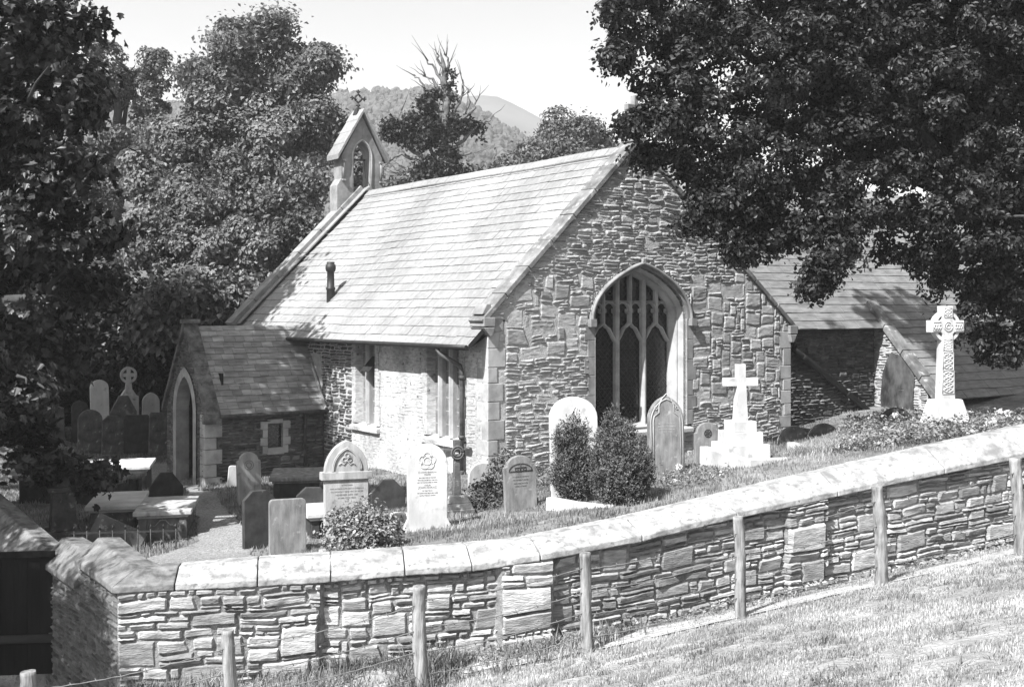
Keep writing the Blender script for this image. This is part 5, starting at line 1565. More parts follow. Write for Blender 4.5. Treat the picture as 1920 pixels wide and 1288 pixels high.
simple_grave(150, 752, 826, 30, 33.5, 8, 'round', 'grave_slate', "dark round stone at the left end of the back row, partly behind the leaves")
Y = 33
gc = grave_root("wheel_cross", 241, 800, Y, 8, "wheel-headed celtic cross on a tapering base in the shaded back row", "cross monument"); s_ = Y/F
mb = MB(); mb.frustum(.56, .4, -.3, .50, .36, 58*s_); mb.frustum(.42, .3, 58*s_, .20, .18, 70*s_); mb.build("base", M['grave_pale'], gc, bevel=.01)
mb = MB(); zc_ = 97*s_
mb.frustum(.20, .12, 66*s_, .12, .10, zc_-.05); mb.box(-.22, .22, -.05, .05, zc_-.05, zc_+.05); mb.box(-.05, .05, -.051, .051, zc_-.06, zc_+.22)
n = 28; vs = []; fs = []
for k in range(n):
    a = 2*pi*k/n
    for r_, y in ((.23, -.045), (.23, .045), (.165, .045), (.165, -.045)): vs.append((r_*cos(a), y, zc_+r_*sin(a)))
for k in range(n):
    k2 = (k+1) % n
    for j in range(4): fs.append((k*4+j, k*4+(j+1) % 4, k2*4+(j+1) % 4, k2*4+j))
mb.add(vs, fs); mb.build("wheel_head", M['grave_pale'], gc)
# chest tombs
def chest(px, pyb, Y, alpha, w, l, h, label, top='grave_pale', body='grave_mossy', panel=True, lean=0, over=.09, moss=False):
    p = P(px, pyb, Y)
    o = empty("chest_tomb", p, R(alpha)); tag(o, label, "chest tomb"); o.rotation_euler = (0, R(lean), R(alpha))
    MB().box(-w/2, w/2, 0, l, -.3, h-.10).build("chest", M[body], o, bevel=.012)
    mb = MB(); mb.box(-w/2-over*.4, w/2+over*.4, -over*.4, l+over*.4, h-.12, h-.075); mb.box(-w/2-over, w/2+over, -over, l+over, h-.075, h); mb.build("lid", M[top], o, bevel=.016)
    mb = MB()
    for x in (-w/2+.05, w/2-.05): mb.box(x-.06, x+.06, -.03, .02, -.1, h-.12)
    mb.build_each("corner_pilaster", M[body], o, bevel=.008)
    if panel:
        mb = MB(); hw2 = w/2-.16
        mb.tube([(-hw2, -.006, .02), (-hw2, -.006, h*.52), (-hw2+.08, -.006, h*.52), (-hw2+.16, -.006, h*.70), (hw2-.16, -.006, h*.70), (hw2-.08, -.006, h*.52), (hw2, -.006, h*.52), (hw2, -.006, .02)], .012, 5); mb.build("raised_panel", M['grave_grey'], o)
    return o
chest(306, 1018, 18.6, 10, .72, 1.35, .52, "mossy chest tomb with projecting lid and carved end panel, beside the path", top='grave_pale', lean=-1)
chest(212, 1008, 19.4, 12, .70, 1.4, .54, "chest tomb with a bright split lid, left of the carved mossy one", top='marble_worn', panel=False)
chest(238, 945, 22.6, 74, .9, 2.1, .55, "long low dark chest tomb in shade, behind the two nearest ones", top='grave_grey', body='grave_slate', panel=False)
chest(205, 912, 25.0, 12, 1.5, 1.3, .42, "flat white-lidded tomb by the bend of the path, under the hanging leaves", top='marble', body='grave_slate', panel=False)
chest(556, 936, 21.8, 8, .82, 1.2, .42, "low tomb with a mossy flat lid in front of the porch downpipe", top='grave_grey', body='grave_slate', panel=False)
chest(606, 1010, 17.6, 20, .34, 1.3, .40, "narrow tomb with a white ledger edge, tucked left of the pointed lettered stone", top='marble_worn', body='grave_slate', panel=False)
# pedestal monument with urn under the hanging leaves
pm = grave_root("urn_pedestal", 118, 1010, 19.0, 5, "dark stone pedestal with moulded cap and urn, in deep shade below the hanging leaves", "pedestal monument")
mb = MB(); mb.frustum(.52, .52, -.3, .52, .52, .16); mb.frustum(.40, .40, .16, .34, .34, .78); mb.frustum(.46, .46, .78, .52, .52, .86); mb.build("pedestal", M['grave_mossy'], pm, bevel=.012)
MB().lathe([(.12, .86), (.07, .92), (.05, .96), (.14, 1.05), (.17, 1.15), (.12, 1.22), (.13, 1.25), (.05, 1.32), (.02, 1.36)], 18).build("urn", M['grave_mossy'], pm)
ob = grave_root("obelisk", 90, 800, 30, 10, "slim dark obelisk half lost in the shade of the far left trees", "obelisk")
mb = MB(); mb.frustum(.7, .7, -.3, .66, .66, .5); mb.frustum(.30, .30, .5, .20, .20, 1.05); mb.frustum(.20, .20, 1.05, .02, .02, 1.2); mb.build("shaft", M['grave_mossy'], ob, bevel=.01)
# iron grave railing
rl = empty("grave_railing", P(235, 1050, 17.2), R(8)); tag(rl, "low iron railing in shade just behind the wall coping, left of the gravel path", "railing")
for i in range(9):
    mb = MB(); x = -.72+i*.18; mb.tube([(x, 0, -.2), (x, 0, .46)], .010, 6); mb.tube([(x, 0, .46), (x, 0, .52)], [.02, .002], 6); mb.build("upright", M['iron'], rl)
for z in (.08, .40): MB().box(-.76, .76, -.008, .008, z, z+.025).build("rail", M['iron'], rl)
# fallen ledger with tilted slab
fl = empty("broken_slab", P(212, 1030, 18.0), R(20)); tag(fl, "broken stone slab tilted against the split-lidded tomb, in shade", "broken slab"); MB().box(-.45, .35, -.04, .03, -.1, .42, M=Matrix.Rotation(R(28), 4, 'Y')).build("slab", M['grave_mossy'], fl, bevel=.01)
# kerbs
def kerb(name, label, pts, m, w=.13, h=.16, lift=.10):
    V3 = [P(*p) for p in pts]; o = empty(name, V3[0]); tag(o, label, "kerb")
    for a, b in zip(V3, V3[1:]):
        d = Vector((b.x-a.x, b.y-a.y)); n_ = Vector((-d.y, d.x)).normalized()*w/2
        mb = MB(); vs = []
        for p in (a, b):
            for s in (-1, 1):
                for z in (-.2, lift): vs.append((p.x+n_.x*s-V3[0].x, p.y+n_.y*s-V3[0].y, p.z+z-V3[0].z))
        mb.add(vs, [(0, 1, 3, 2), (4, 6, 7, 5), (0, 4, 5, 1), (2, 3, 7, 6), (1, 5, 7, 3), (0, 2, 6, 4)]); mb.build("kerbstone", M[m], o, bevel=.02)
    return o
kerb("grave_kerb", "white curved kerb round the two clipped yews", [(1030, 944, 17.6), (1080, 953, 17.0), (1140, 960, 16.6), (1200, 952, 16.8), (1225, 935, 17.8)], 'marble')
kerb("grave_kerb", "white kerb of the flower-planted grave in front of the large grey pointed stone", [(1226, 928, 17.8), (1300, 942, 16.9), (1372, 926, 17.2)], 'marble', lift=.06)
kerb("grave_kerb", "short pale kerb end showing over the wall coping, left of the rose bush", [(606, 1034, 16.2), (640, 1064, 14.6)], 'grave_pale', lift=.04)
kerb("grave_kerb", "pale low kerb behind the rose bush, left foot of the white rosette stone", [(735, 972, 18.6), (800, 976, 18.2)], 'marble_worn', lift=.10)
# ------------------------------------------------------------------ foliage
LEAF_RHOMB = (np.array([(0, 0, 0), (.5, .5, .12), (0, 1, -.05), (-.5, .5, .12)]) * (0.7, 1, 1), [(0, 1, 2), (0, 2, 3)])
_h = [(0, 0, 0), (.28, .02, .05), (.50, .22, .10), (.34, .34, .07), (.55, .66, .08), (.24, .66, .04), (0, 1.0, -.12)]
LEAF_LOBED = (np.array(_h + [(-x, y, z) for x, y, z in _h[1:-1]]), [(0, 1, 2, 3, 4, 5, 6), (0, 6, 11, 10, 9, 8, 7)])
LEAF_OVAL = (np.array([(0, 0, 0), (.24, .25, .05), (.30, .55, .06), (0, 1, -.08), (-.30, .55, .06), (-.24, .25, .05)]), [(0, 1, 2, 3), (0, 3, 4, 5)])
def leaves_mesh(name, pos, size, template, m, parent, seed=0, up=.5, out=None, droop=0.3, tone_rng=(.6, 1.4), dirv=None, tight=False):
    rs = np.random.RandomState(seed)
    n = len(pos)
    tv, tf = template
    N_ = rs.randn(n, 3)*(.38 if tight else .55) + np.array([0, 0, up*(.5 if tight else 1)])
    if out is not None: N_ += out*(.75 if tight else .6)
    N_ /= np.linalg.norm(N_, axis=1)[:, None]
    D = rs.randn(n, 3) + np.array([0, 0, -droop])
    if dirv is not None: D = D*.35 + dirv
    D -= (D*N_).sum(1)[:, None]*N_
    D /= np.linalg.norm(D, axis=1)[:, None] + 1e-9
    S = np.cross(D, N_)
    sz = (size if np.ndim(size) else np.full(n, size)) * rs.uniform(.6, 1.25, n)
    k = len(tv)
    V = (pos[:, None, :] + sz[:, None, None]*(tv[None, :, 0:1]*S[:, None, :] + tv[None, :, 1:2]*D[:, None, :] + tv[None, :, 2:3]*N_[:, None, :])).reshape(-1, 3)
    fl = np.concatenate([np.array(f) for f in tf]); st = np.cumsum([0]+[len(f) for f in tf[:-1]])
    loops = (np.arange(n)[:, None]*k + fl[None, :]).ravel()
    starts = (np.arange(n)[:, None]*len(fl) + st[None, :]).ravel()
    tone = np.repeat(rs.uniform(*tone_rng, n), len(tf))
    return np_mesh(name, V, loops, starts, m, parent, tone=tone)
def reject_shade(C, protect, base_r=.6):
    keep = np.ones(len(C), bool); s = np.array(SUN)
    for (p, r) in protect:
        d = C - np.array(p); t = d @ s
        perp = np.linalg.norm(d - t[:, None]*s, axis=1)
        keep &= ~((perp < r) & (t > 0))
    return keep
def crown_points(blobs, density, per, spread, seed, gap=.0, shell=.55, protect=None, gapscale=.8, flat=.6, lump=False):
    """twig clusters spread through ellipsoids [(centre, radius, depth radius)], leaves around each"""
    rs = np.random.RandomState(seed)
    Cs = []; Os = []
    for (c, r, rd) in blobs:
        if lump:
            k_ = max(.45, 1-spread*.75/r); r, rd = r*k_, rd*k_
        n = max(5, int(density*4*pi*r*(r+rd)/2))
        d = rs.randn(n, 3); d /= np.linalg.norm(d, axis=1)[:, None]
        rad = 1 - (1-shell)*rs.rand(n)**1.6
        # lumpy surface
        lmp = np.array([1 + .22*mnoise.noise(Vector((x*2.2+c.x, y*2.2+c.y, z*2.2+c.z))) for x, y, z in d])
        p = d*rad[:, None]*lmp[:, None]*np.array([r, rd, r]) + np.array(c)
        Cs.append(p); Os.append(d)
    C = np.concatenate(Cs); O = np.concatenate(Os)
    if gap:
        g_ = np.array([mnoise.noise(Vector((x*gapscale, y*gapscale, z*gapscale*1.3))) for x, y, z in C])
        k = g_ > -1+2*gap*.5 + 0 if False else g_ > (gap-.5)
        C, O = C[k], O[k]
    if protect is not None:
        k = reject_shade(C, protect); C, O = C[k], O[k]
    if lump:
        d = rs.randn(len(C), per, 3)*.8 + O[:, None, :]*.55 + np.array([0, 0, .45])
        d /= np.linalg.norm(d, axis=2)[..., None]
        sr = spread*rs.uniform(.55, 1.15, (len(C), 1, 1))
        pos = (C[:, None, :] + d*sr*(1-.35*rs.rand(len(C), per, 1)**1.5)*np.array([1, 1, flat+.2])).reshape(-1, 3)
        return pos, d.reshape(-1, 3)*1.3, C
    pos = (C[:, None, :] + rs.randn(len(C), per, 3)*np.array([spread, spread, spread*flat])).reshape(-1, 3)
    out = np.repeat(O, per, 0)
    return pos, out, C
def blob(px, py, r, Y, depth=1.1):
    c = P(px, py, Y); rr = r/F*Y
    return (c, rr, rr*depth)
def limbs(mb, start, pts, r0, r1, wig=.15, seed=0, n=7, k=7):
    rg = random.Random(seed); L = []; R_ = []
    pts = [Vector(start)] + [Vector(p) for p in pts]
    m_ = len(pts)-1
    for i in range(m_):
        for j in range(n):
            f = j/n; p = pts[i]*(1-f)+pts[i+1]*f; t = (i+f)/m_
            L.append(p + Vector((rg.uniform(-1, 1), rg.uniform(-1, 1), rg.uniform(-1, 1)))*wig*(1 if 0 < i+f else 0)); R_.append(r0+(r1-r0)*t)
    L.append(pts[-1]); R_.append(r1)
    mb.tube(L, R_, k, rough=.2); return mb
def tree(name, label, base_p, blobs, leaf_m, size, tmpl, density, per, spread, seed, trunk_r=.3, gap=.4, protect=None, bark='bark', up=.5, gapscale=.8, tone=(.6, 1.4), nlimb=7, group=None, cat="tree", shell=.55, droop=.3, flat=.6, filler=None, lump=False):
    o = empty(name, base_p); tag(o, label, cat, group)
    B = Vector(base_p)
    blobs_l = [(c-B, r, rd) for c, r, rd in blobs]
    prot = [(Vector(p)-B, r) for p, r in protect] if protect else None
    pos, out, C = crown_points(blobs_l, density, per, spread, seed, gap, shell, prot, gapscale, flat, lump)
    if filler:
        p2, o2, _ = crown_points([(c, r*(.62 if lump else .9), rd*(.62 if lump else .9)) for c, r, rd in blobs_l], density*filler*(1.6 if lump else 1), per, spread*(.5 if lump else 1.2), seed+50, 0, .2, prot, gapscale, flat); pos = np.r_[pos, p2]; out = np.r_[out, o2]
    leaves_mesh("crown", pos, size, tmpl, M[leaf_m], o, seed, up=up, out=out, tone_rng=tone, droop=droop, tight=lump)
    mb = MB(); rg = random.Random(seed)
    cen = sum((b[0]*b[1] for b in blobs_l), Vector())/sum(b[1] for b in blobs_l)
    top = Vector((cen.x*.8, cen.y*.8, cen.z*1.05))
    limbs(mb, (0, 0, -.3), [Vector((cen.x*.2, cen.y*.2, cen.z*.4)), Vector((cen.x*.55, cen.y*.55, cen.z*.75)), top], trunk_r, trunk_r*.35, .05, seed, 5, 10)
    bs = sorted(blobs_l, key=lambda b: -b[1])[:nlimb]
    for c, r, rd in bs:
        st = Vector((cen.x*.5, cen.y*.5, cen.z*.6))
        limbs(mb, st, [st*.4+c*.6+Vector((0, 0, .1*r)), c, c + Vector((rg.uniform(-.6, .6), rg.uniform(-.6, .2), rg.uniform(.2, .7)))*r], trunk_r*.38, trunk_r*.05, .06, rg.randint(0, 999), 4, 6)
        for _ in range(4):
            limbs(mb, c, [c + Vector((rg.uniform(-.9, .9), rg.uniform(-.9, .9), rg.uniform(-.5, .9)))*r], trunk_r*.12, trunk_r*.02, .05, rg.randint(0, 999), 4, 5)
    mb.build("trunk", M[bark], o)
    return o

# points whose sunshine the trees must leave free (as in the photograph)
def sunp(*L): return [(P(px, py, Y), r) for px, py, Y, r in L]
PRO_R = sunp((1772, 610, 20.5, 1.25), (1772, 690, 20.5, 1.0), (1772, 790, 20.5, .55), (1388, 700, 19.8, .5), (1388, 820, 19.8, .7), (1388, 880, 19, .7), (1252, 780, 20, .6), (1150, 900, 17.4, .8),
             (1200, 400, 25.1, 1.4), (1150, 600, 24.8, 1.4), (1380, 560, 26.7, 1.0), (1330, 460, 26.2, 1.0), (1420, 750, 27.3, 1.2), (1250, 700, 26, 1.4), (1560, 830, 20, .8), (1650, 810, 20, .8), (1500, 880, 17.5, .9), (1640, 700, 31, .7), (1680, 640, 31.5, 1.1), (1700, 720, 31.2, 1.0), (1560, 740, 32, .8))
PRO_L = sunp((400, 1030, 16.5, .5), (420, 970, 20, .5), (380, 940, 24, .35), (240, 1080, 12.5, .8), (300, 1180, 12.4, .9), (170, 1035, 13.6, .5), (540, 980, 16.5, .55), (470, 900, 22, .35), (650, 900, 17.5, .9), (620, 720, 28, .9), (700, 700, 26.5, 1.3), (560, 560, 31, 1.6), (640, 480, 32, 2.0), (750, 760, 25.6, 1.2),
             (310, 942, 19.3, .4), (212, 940, 20.2, .35), (205, 882, 25.6, .5), (190, 740, 33.5, .35), (283, 770, 33.5, .35), (436, 895, 25.6, .3), (240, 715, 33, .3))

# big copper beech overhanging from the right
bl = [blob(*b) for b in ((1200,60,75,20),(1180,-30,90,20),(1290,40,110,20.5),(1260,150,95,20),(1240,225,55,19.5),(1330,230,115,20.5),(1290,310,55,20),(1420,120,150,21),(1400,330,110,20.5),(1350,400,72,20),(1430,425,66,20.3),(1330,330,80,20.6),(1420,390,80,20.4),(1480,440,58,20.4),(1560,455,60,20.5),(1532,540,24,20),(1545,505,30,20),(1640,500,62,20.5),(1725,560,46,21),(1300,420,26,20),(1390,470,26,20),(1180,235,26,19.5),(1215,300,34,20),
     (1560,80,150,21),(1540,260,150,21.5),(1500,400,90,20.8),(1545,500,34,20),(1680,60,150,21),(1690,220,150,21.5),(1650,400,130,21),(1620,480,55,20.3),(1700,520,45,20.3),
     (1830,80,160,21),(1840,250,160,21.5),(1790,410,140,21.5),(1860,520,110,22),(1760,500,75,21.3),(1810,610,58,21),(1880,650,60,22),(1750,640,22,20.8),(1900,590,90,22),(1960,400,160,22),(2000,600,110,23),(1150,120,42,19.5),(1150,20,40,19.5))]
bl += [(Vector((9.5, 22.5, 9)), 5.2, 5), (Vector((6.5, 24.5, 9.5)), 3.2, 3), (Vector((13, 23, 5)), 4, 4), (Vector((5.5, 21.5, 7.3)), 2.6, 2.4), (Vector((10.2, 27.5, 6.6)), 2.4, 2.2)]
tree("beech_tree", "huge dark-leaved beech overhanging the gable and wing roof from the top right", (11.2, 22.4, gz(11.2, 22.4)), bl, 'leaf_copper', .095, LEAF_OVAL, 7.0, 130, .30, 21, .5, .40, PRO_R, gapscale=1.3, tone=(.5, 2.2), nlimb=14, filler=.12, flat=.6, lump=True)
# dark sycamore at the left
bl = [blob(*b) for b in ((40,60,110,17),(150,50,62,17),(30,240,120,17),(130,190,50,17),(150,320,75,17),(60,420,120,17),(180,430,70,17.3),(90,560,110,17.3),(180,550,55,17.6),(30,700,90,17),(90,680,45,17.5),(45,790,45,18.5),(50,850,60,18),(100,880,26,19),(185,893,14,19),(-80,150,180,18),(-90,450,200,18),(-120,750,150,18))]
bl += [(Vector((-11, 17.5, 3)), 2.8, 2.6), (Vector((-10.5, 14.6, 1.5)), 1.8, 1.8), (Vector((-12.6, 14.5, 4.6)), 2.4, 2.4)]
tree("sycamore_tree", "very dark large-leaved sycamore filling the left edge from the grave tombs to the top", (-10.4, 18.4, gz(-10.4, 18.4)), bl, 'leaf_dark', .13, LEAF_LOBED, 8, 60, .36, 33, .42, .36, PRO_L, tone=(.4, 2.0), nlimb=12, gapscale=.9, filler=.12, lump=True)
# shading trees further left (their crowns reach out of the frame)
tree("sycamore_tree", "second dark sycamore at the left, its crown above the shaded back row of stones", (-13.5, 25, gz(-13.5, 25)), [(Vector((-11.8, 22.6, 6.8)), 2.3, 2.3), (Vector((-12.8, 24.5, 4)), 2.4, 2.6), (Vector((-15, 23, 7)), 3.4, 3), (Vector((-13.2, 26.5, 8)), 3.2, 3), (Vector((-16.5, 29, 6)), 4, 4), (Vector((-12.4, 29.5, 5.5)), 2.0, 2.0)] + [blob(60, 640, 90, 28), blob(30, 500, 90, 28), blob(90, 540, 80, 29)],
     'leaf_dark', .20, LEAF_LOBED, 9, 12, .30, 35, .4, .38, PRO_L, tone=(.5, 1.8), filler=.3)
# thorn just outside the frame, which shades the gateway and the side of the wall
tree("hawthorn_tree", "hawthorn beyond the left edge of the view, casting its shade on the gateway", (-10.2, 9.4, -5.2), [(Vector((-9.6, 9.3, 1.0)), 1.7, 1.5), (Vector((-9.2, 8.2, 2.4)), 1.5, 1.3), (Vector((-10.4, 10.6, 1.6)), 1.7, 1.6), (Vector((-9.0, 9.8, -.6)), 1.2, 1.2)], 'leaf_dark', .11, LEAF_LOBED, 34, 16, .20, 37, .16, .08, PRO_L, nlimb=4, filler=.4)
# pale sycamore behind the bellcote
bl = [blob(*b) for b in ((445,72,58,44),(512,58,50,44),(592,125,46,44),(550,150,80,45),(465,150,78,44),(398,182,50,44),(372,140,18,44),(600,225,40,44),(530,260,100,45),(420,260,95,44),(335,270,62,44),(300,335,75,44),(400,370,100,43),(510,370,95,43),(575,330,44,43),(480,470,85,42),(370,480,95,42),(280,450,70,42),(560,430,40,42),(440,570,60,41),(340,580,80,41),(490,560,34,41))]
tree("sycamore_tree", "tall sunlit sycamore with billowing crown standing behind the far end of the church", P(480, 700, 46), bl, 'leaf_mid', .19, LEAF_RHOMB, 1.15, 520, .80, 41, .5, .38, tone=(.75, 1.25), nlimb=12, gapscale=.62, filler=.1, shell=.7, lump=True)
bl = [blob(*b) for b in ((245,135,62,52),(290,200,40,52),(170,75,44,50),(300,120,26,52),(200,105,40,52),(285,165,34,52),(225,210,60,52),(270,250,40,52),(180,170,60,52),(140,150,50,50),(215,270,45,50),(240,330,60,49),(180,340,70,49))]
tree("ash_tree", "thinner tree with open crown between the dark left sycamore and the tall sunlit one", P(215, 700, 54), bl, 'leaf_mid', .17, LEAF_RHOMB, 2.0, 240, .60, 43, .4, .30, tone=(.45, 1.1), nlimb=9, gapscale=.5, lump=True)
# pale flowering shrubs on the bank behind the nave
for i, (bb, lab) in enumerate(((((470, 545, 36, 38), (430, 570, 44, 38), (400, 540, 40, 38), (445, 610, 45, 38)), "pale-leaved shrub against the far gable coping"), (((350, 560, 55, 37), (300, 600, 60, 37), (380, 620, 50, 37), (330, 650, 50, 37)), "taller grey-leaved shrub behind the porch roof"))):
    tree("laurel_shrub", lab, P(bb[0][0], 690, bb[0][3]), [blob(*b) for b in bb], 'leaf_mid', .24, LEAF_OVAL, 12, 10, .22, 60+i, .12, .34, tone=(.5, 1.6) if i == 0 else (.3, 1.0), nlimb=3, cat="shrub", up=.2, droop=1.2)
# dark yews and undergrowth behind the back row
for i, (bb, lab) in enumerate(((((230, 640, 70, 40), (200, 570, 70, 40), (250, 700, 70, 39)), "dark yew behind the wheel-headed cross of the back row"), (((300, 690, 60, 38), (320, 640, 50, 38), (330, 740, 50, 38), (290, 600, 40, 38)), "dark yew between the back row and the porch"),
        (((100, 680, 90, 41), (60, 600, 90, 41), (150, 620, 80, 41), (130, 740, 70, 39)), "dark yew at the far left of the back row"), (((20, 720, 90, 36), (40, 800, 60, 34)), "dark holly at the left end of the graveyard bank"))):
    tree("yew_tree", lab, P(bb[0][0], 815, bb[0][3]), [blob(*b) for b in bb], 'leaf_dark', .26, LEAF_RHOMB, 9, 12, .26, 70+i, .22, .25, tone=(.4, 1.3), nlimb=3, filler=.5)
# round tree over the roof ridge, and low bushes behind the ridge
bl = [blob(*b) for b in ((1050,245,38,70),(1085,262,46,70),(1030,275,42,70),(1125,285,38,70),(1000,300,40,68),(1060,310,60,68),(1150,310,34,68),(960,320,24,66),(1180,320,30,68))]
tree("oak_tree", "rounded dark oak rising behind the roof ridge near the east gable", P(1065, 460, 70), bl, 'leaf_mid', .24, LEAF_RHOMB, .8, 300, 1.1, 51, .5, .25, tone=(.35, .9), nlimb=6, gapscale=.4, filler=.4, lump=True)
for i, (bb, lab) in enumerate(((((752, 352, 26, 55), (780, 345, 26, 55), (800, 368, 24, 54), (672, 325, 26, 50), (676, 292, 20, 50), (668, 355, 26, 50)), "leafy bush just right of the bellcote, behind the roof"), (((900, 335, 20, 56), (940, 332, 18, 56), (870, 345, 18, 56)), "low bush behind the ridge right of the half-dead pine"))):
    tree("hazel_bush", lab, P(bb[0][0], 440, bb[0][3]), [blob(*b) for b in bb], 'leaf_mid', .28, LEAF_RHOMB, 9, 10, .3, 80+i, .1, .3, tone=(.5, 1.2), nlimb=3, cat="bush")
# half-dead pine in front of the hill
pn = empty("pine_tree", P(815, 430, 55)); tag(pn, "half-dead pine with bare grey branches and ragged dark foliage, right of the bellcote", "tree")
B = pn.location.copy()
Yp = 55
bl = [blob(px, py, r, Yp, 1.0) for px, py, r in ((752,245,20),(735,238,14),(775,228,18),(800,200,15),(795,255,24),(770,262,16),(812,232,20),(838,205,10),(843,165,8),(846,140,5),(838,250,18),(850,225,12),(870,235,12),(892,242,12),(905,250,8),(835,290,24),(820,320,30),(790,330,20),(860,325,18),(722,255,8),(845,180,8),(816,175,8),(800,180,10))]
pos, out, C = crown_points([(c-B, r, rd) for c, r, rd in bl], 30, 16, .16, 91, .33, .3, None, 1.6)
leaves_mesh("crown", pos, .20, LEAF_RHOMB, M['leaf_copper'], pn, 91, up=.4, out=out, tone_rng=(.8, 2.2))
mb = MB()
def pp(*L): return [P(x, y, Yp) - B for x, y in L]
q = pp((820, 430), (822, 330), (835, 250), (838, 180), (830, 120), (826, 92)); limbs(mb, q[0], q[1:], .36, .02, .05, 1, 4, 8)
rg = random.Random(17)
for L in (((825, 330), (790, 300), (755, 290), (725, 305), (715, 320)), ((822, 340), (780, 320), (745, 318), (720, 300)), ((826, 310), (800, 270), (770, 250), (735, 235)), ((830, 290), (812, 240), (805, 190)), ((836, 240), (812, 190), (785, 150), (775, 140)), ((836, 270), (865, 230), (880, 190), (878, 165)), ((838, 230), (858, 200), (870, 170), (868, 150)), ((832, 300), (880, 250), (910, 230), (926, 218)), ((830, 310), (870, 290), (905, 285)), ((837, 170), (815, 130), (795, 105)), ((838, 195), (810, 150), (790, 138)), ((838, 150), (822, 110), (818, 98)), ((836, 140), (842, 120), (833, 98)), ((840, 240), (890, 205), (896, 180)), ((826, 320), (760, 270), (748, 225), (755, 200)), ((822, 340), (790, 345), (760, 330), (735, 322))):
    q = pp(*L); limbs(mb, q[0], q[1:], .12, .012, .08, rg.randint(0, 999), 4, 5)
    for _ in range(5):
        i = rg.randrange(1, len(q)); a = q[i]*.6+q[i-1]*.4
        d = (q[i]-q[i-1]).normalized(); e = a + (d + Vector((rg.uniform(-.8, .8), rg.uniform(-.6, .6), rg.uniform(-.3, 1))))*rg.uniform(.3, .8)
        limbs(mb, a, [e], .03, .006, .05, rg.randint(0, 999), 3, 4)
mb.build("trunk", M['bark_pale'], pn)

# ------------------------------------------------------------------ shrubs among the graves
def bush(name, label, px, pyb, Y, blobs, m, size, tmpl, density, per, spread, seed, cat="bush", **kw):
    b = P(px, pyb, Y)
    return tree(name, label, b, [blob(*q, .95) for q in blobs], m, size, tmpl, density, per, spread, seed, .05, cat=cat, nlimb=4, **kw)
def yew_bush(label, px, pyb, Y, blobs, seed):
    o = empty("yew_bush", P(px, pyb, Y)); tag(o, label, "bush", "clipped yews on the kerbed grave")
    B = o.location; bl = [(c-B, r, rd) for c, r, rd in [blob(*q, .9) for q in blobs]]
    rs = np.random.RandomState(seed); P1 = []; D1 = []
    for c, r, rd in bl:
        n = int(9000*r*r)
        d = rs.randn(n, 3); d /= np.linalg.norm(d, axis=1)[:, None]
        rad = 1 - .35*rs.rand(n)**1.5
        lump = np.array([1+.34*mnoise.noise(Vector((x*4+seed, y*4, z*3+c.x))) for x, y, z in d])
        p = d*(rad*lump)[:, None]*np.array([r, rd, r*1.05])+np.array(c)
        P1.append(p); dd = d*.6 + np.array([0, 0, 1.0]) + rs.randn(n, 3)*.25; D1.append(dd)
    p = np.concatenate(P1); dd = np.concatenate(D1); k = p[:, 2] > -.02; p, dd = p[k], dd[k]
    pos = (p[:, None, :] + dd[:, None, :]*rs.uniform(0, .12, (len(p), 9, 1)) + rs.randn(len(p), 9, 3)*.012).reshape(-1, 3); dv = np.repeat(dd, 9, 0)
    leaves_mesh("foliage", pos, .05, (LEAF_RHOMB[0]*(.55, 1, 1), LEAF_RHOMB[1]), M['leaf_yew'], o, seed, up=.2, out=dv*.3, tone_rng=(.5, 1.6), dirv=dv)
    mb = MB()
    for i in range(9):
        a = i*.7; limbs(mb, (0, 0, -.1), [Vector((.12*cos(a), .12*sin(a), .25)), Vector((.25*cos(a), .22*sin(a), .6))], .03, .008, .02, i, 3, 5)
    mb.build("stem", M['bark'], o)
yew_bush("left, lower and squarer of the two clipped yews in front of the tall white stone", 1074, 940, 17.85, ((1073, 862, 24, 17.9), (1067, 888, 29, 17.9), (1077, 912, 31, 17.8), (1060, 832, 17, 17.9), (1055, 905, 18, 17.8), (1092, 885, 18, 17.9), (1086, 825, 15, 17.9), (1074, 812, 11, 17.9), (1090, 850, 12, 17.9)), 5)
yew_bush("right, larger and pointed clipped yew with a shadow at its foot", 1162, 950, 16.9, ((1154, 848, 33, 17.0), (1162, 888, 47, 16.8), (1166, 914, 43, 16.8), (1150, 808, 14, 17.0), (1147, 790, 8, 17.0), (1168, 822, 16, 17.0), (1190, 850, 14, 16.9), (1198, 880, 20, 16.8), (1140, 868, 22, 16.9), (1200, 903, 20, 16.7), (1138, 835, 12, 17.0)), 6)
bush("rose_bush", "broad leafy rose bush in front of the pointed lettered stone", 672, 1040, 15.7, ((640, 985, 34, 15.8), (685, 975, 40, 15.7), (718, 1000, 34, 15.6), (660, 1010, 40, 15.5), (700, 1020, 34, 15.4), (625, 1010, 20, 15.7), (738, 990, 16, 15.7)), 'leaf_rose', .055, LEAF_OVAL, 150, 8, .05, 7, gap=.25, up=.5, tone=(.5, 1.6), gapscale=4, filler=.3)
bush("laurel_shrub", "dark glossy shrub against the church corner, left of the shouldered stone", 905, 965, 19.0, ((900, 935, 28, 19), (925, 940, 26, 18.8), (915, 910, 22, 19.2), (885, 950, 18, 19), (940, 915, 20, 19.4), (935, 870, 14, 20)), 'leaf_mid', .06, LEAF_OVAL, 120, 8, .06, 8, gap=.3, tone=(.2, .9), gapscale=4, cat="shrub")
bush("rose_bush", "climbing rose spray on the church wall behind the shouldered stone", 1000, 940, 20.5, ((950, 855, 12, 22), (965, 880, 16, 21.5), (1010, 880, 14, 21), (1018, 910, 16, 20.5), (935, 880, 14, 22), (1015, 935, 14, 20)), 'leaf_rose', .06, LEAF_OVAL, 90, 7, .07, 9, gap=.35, tone=(.4, 1.2), gapscale=4)
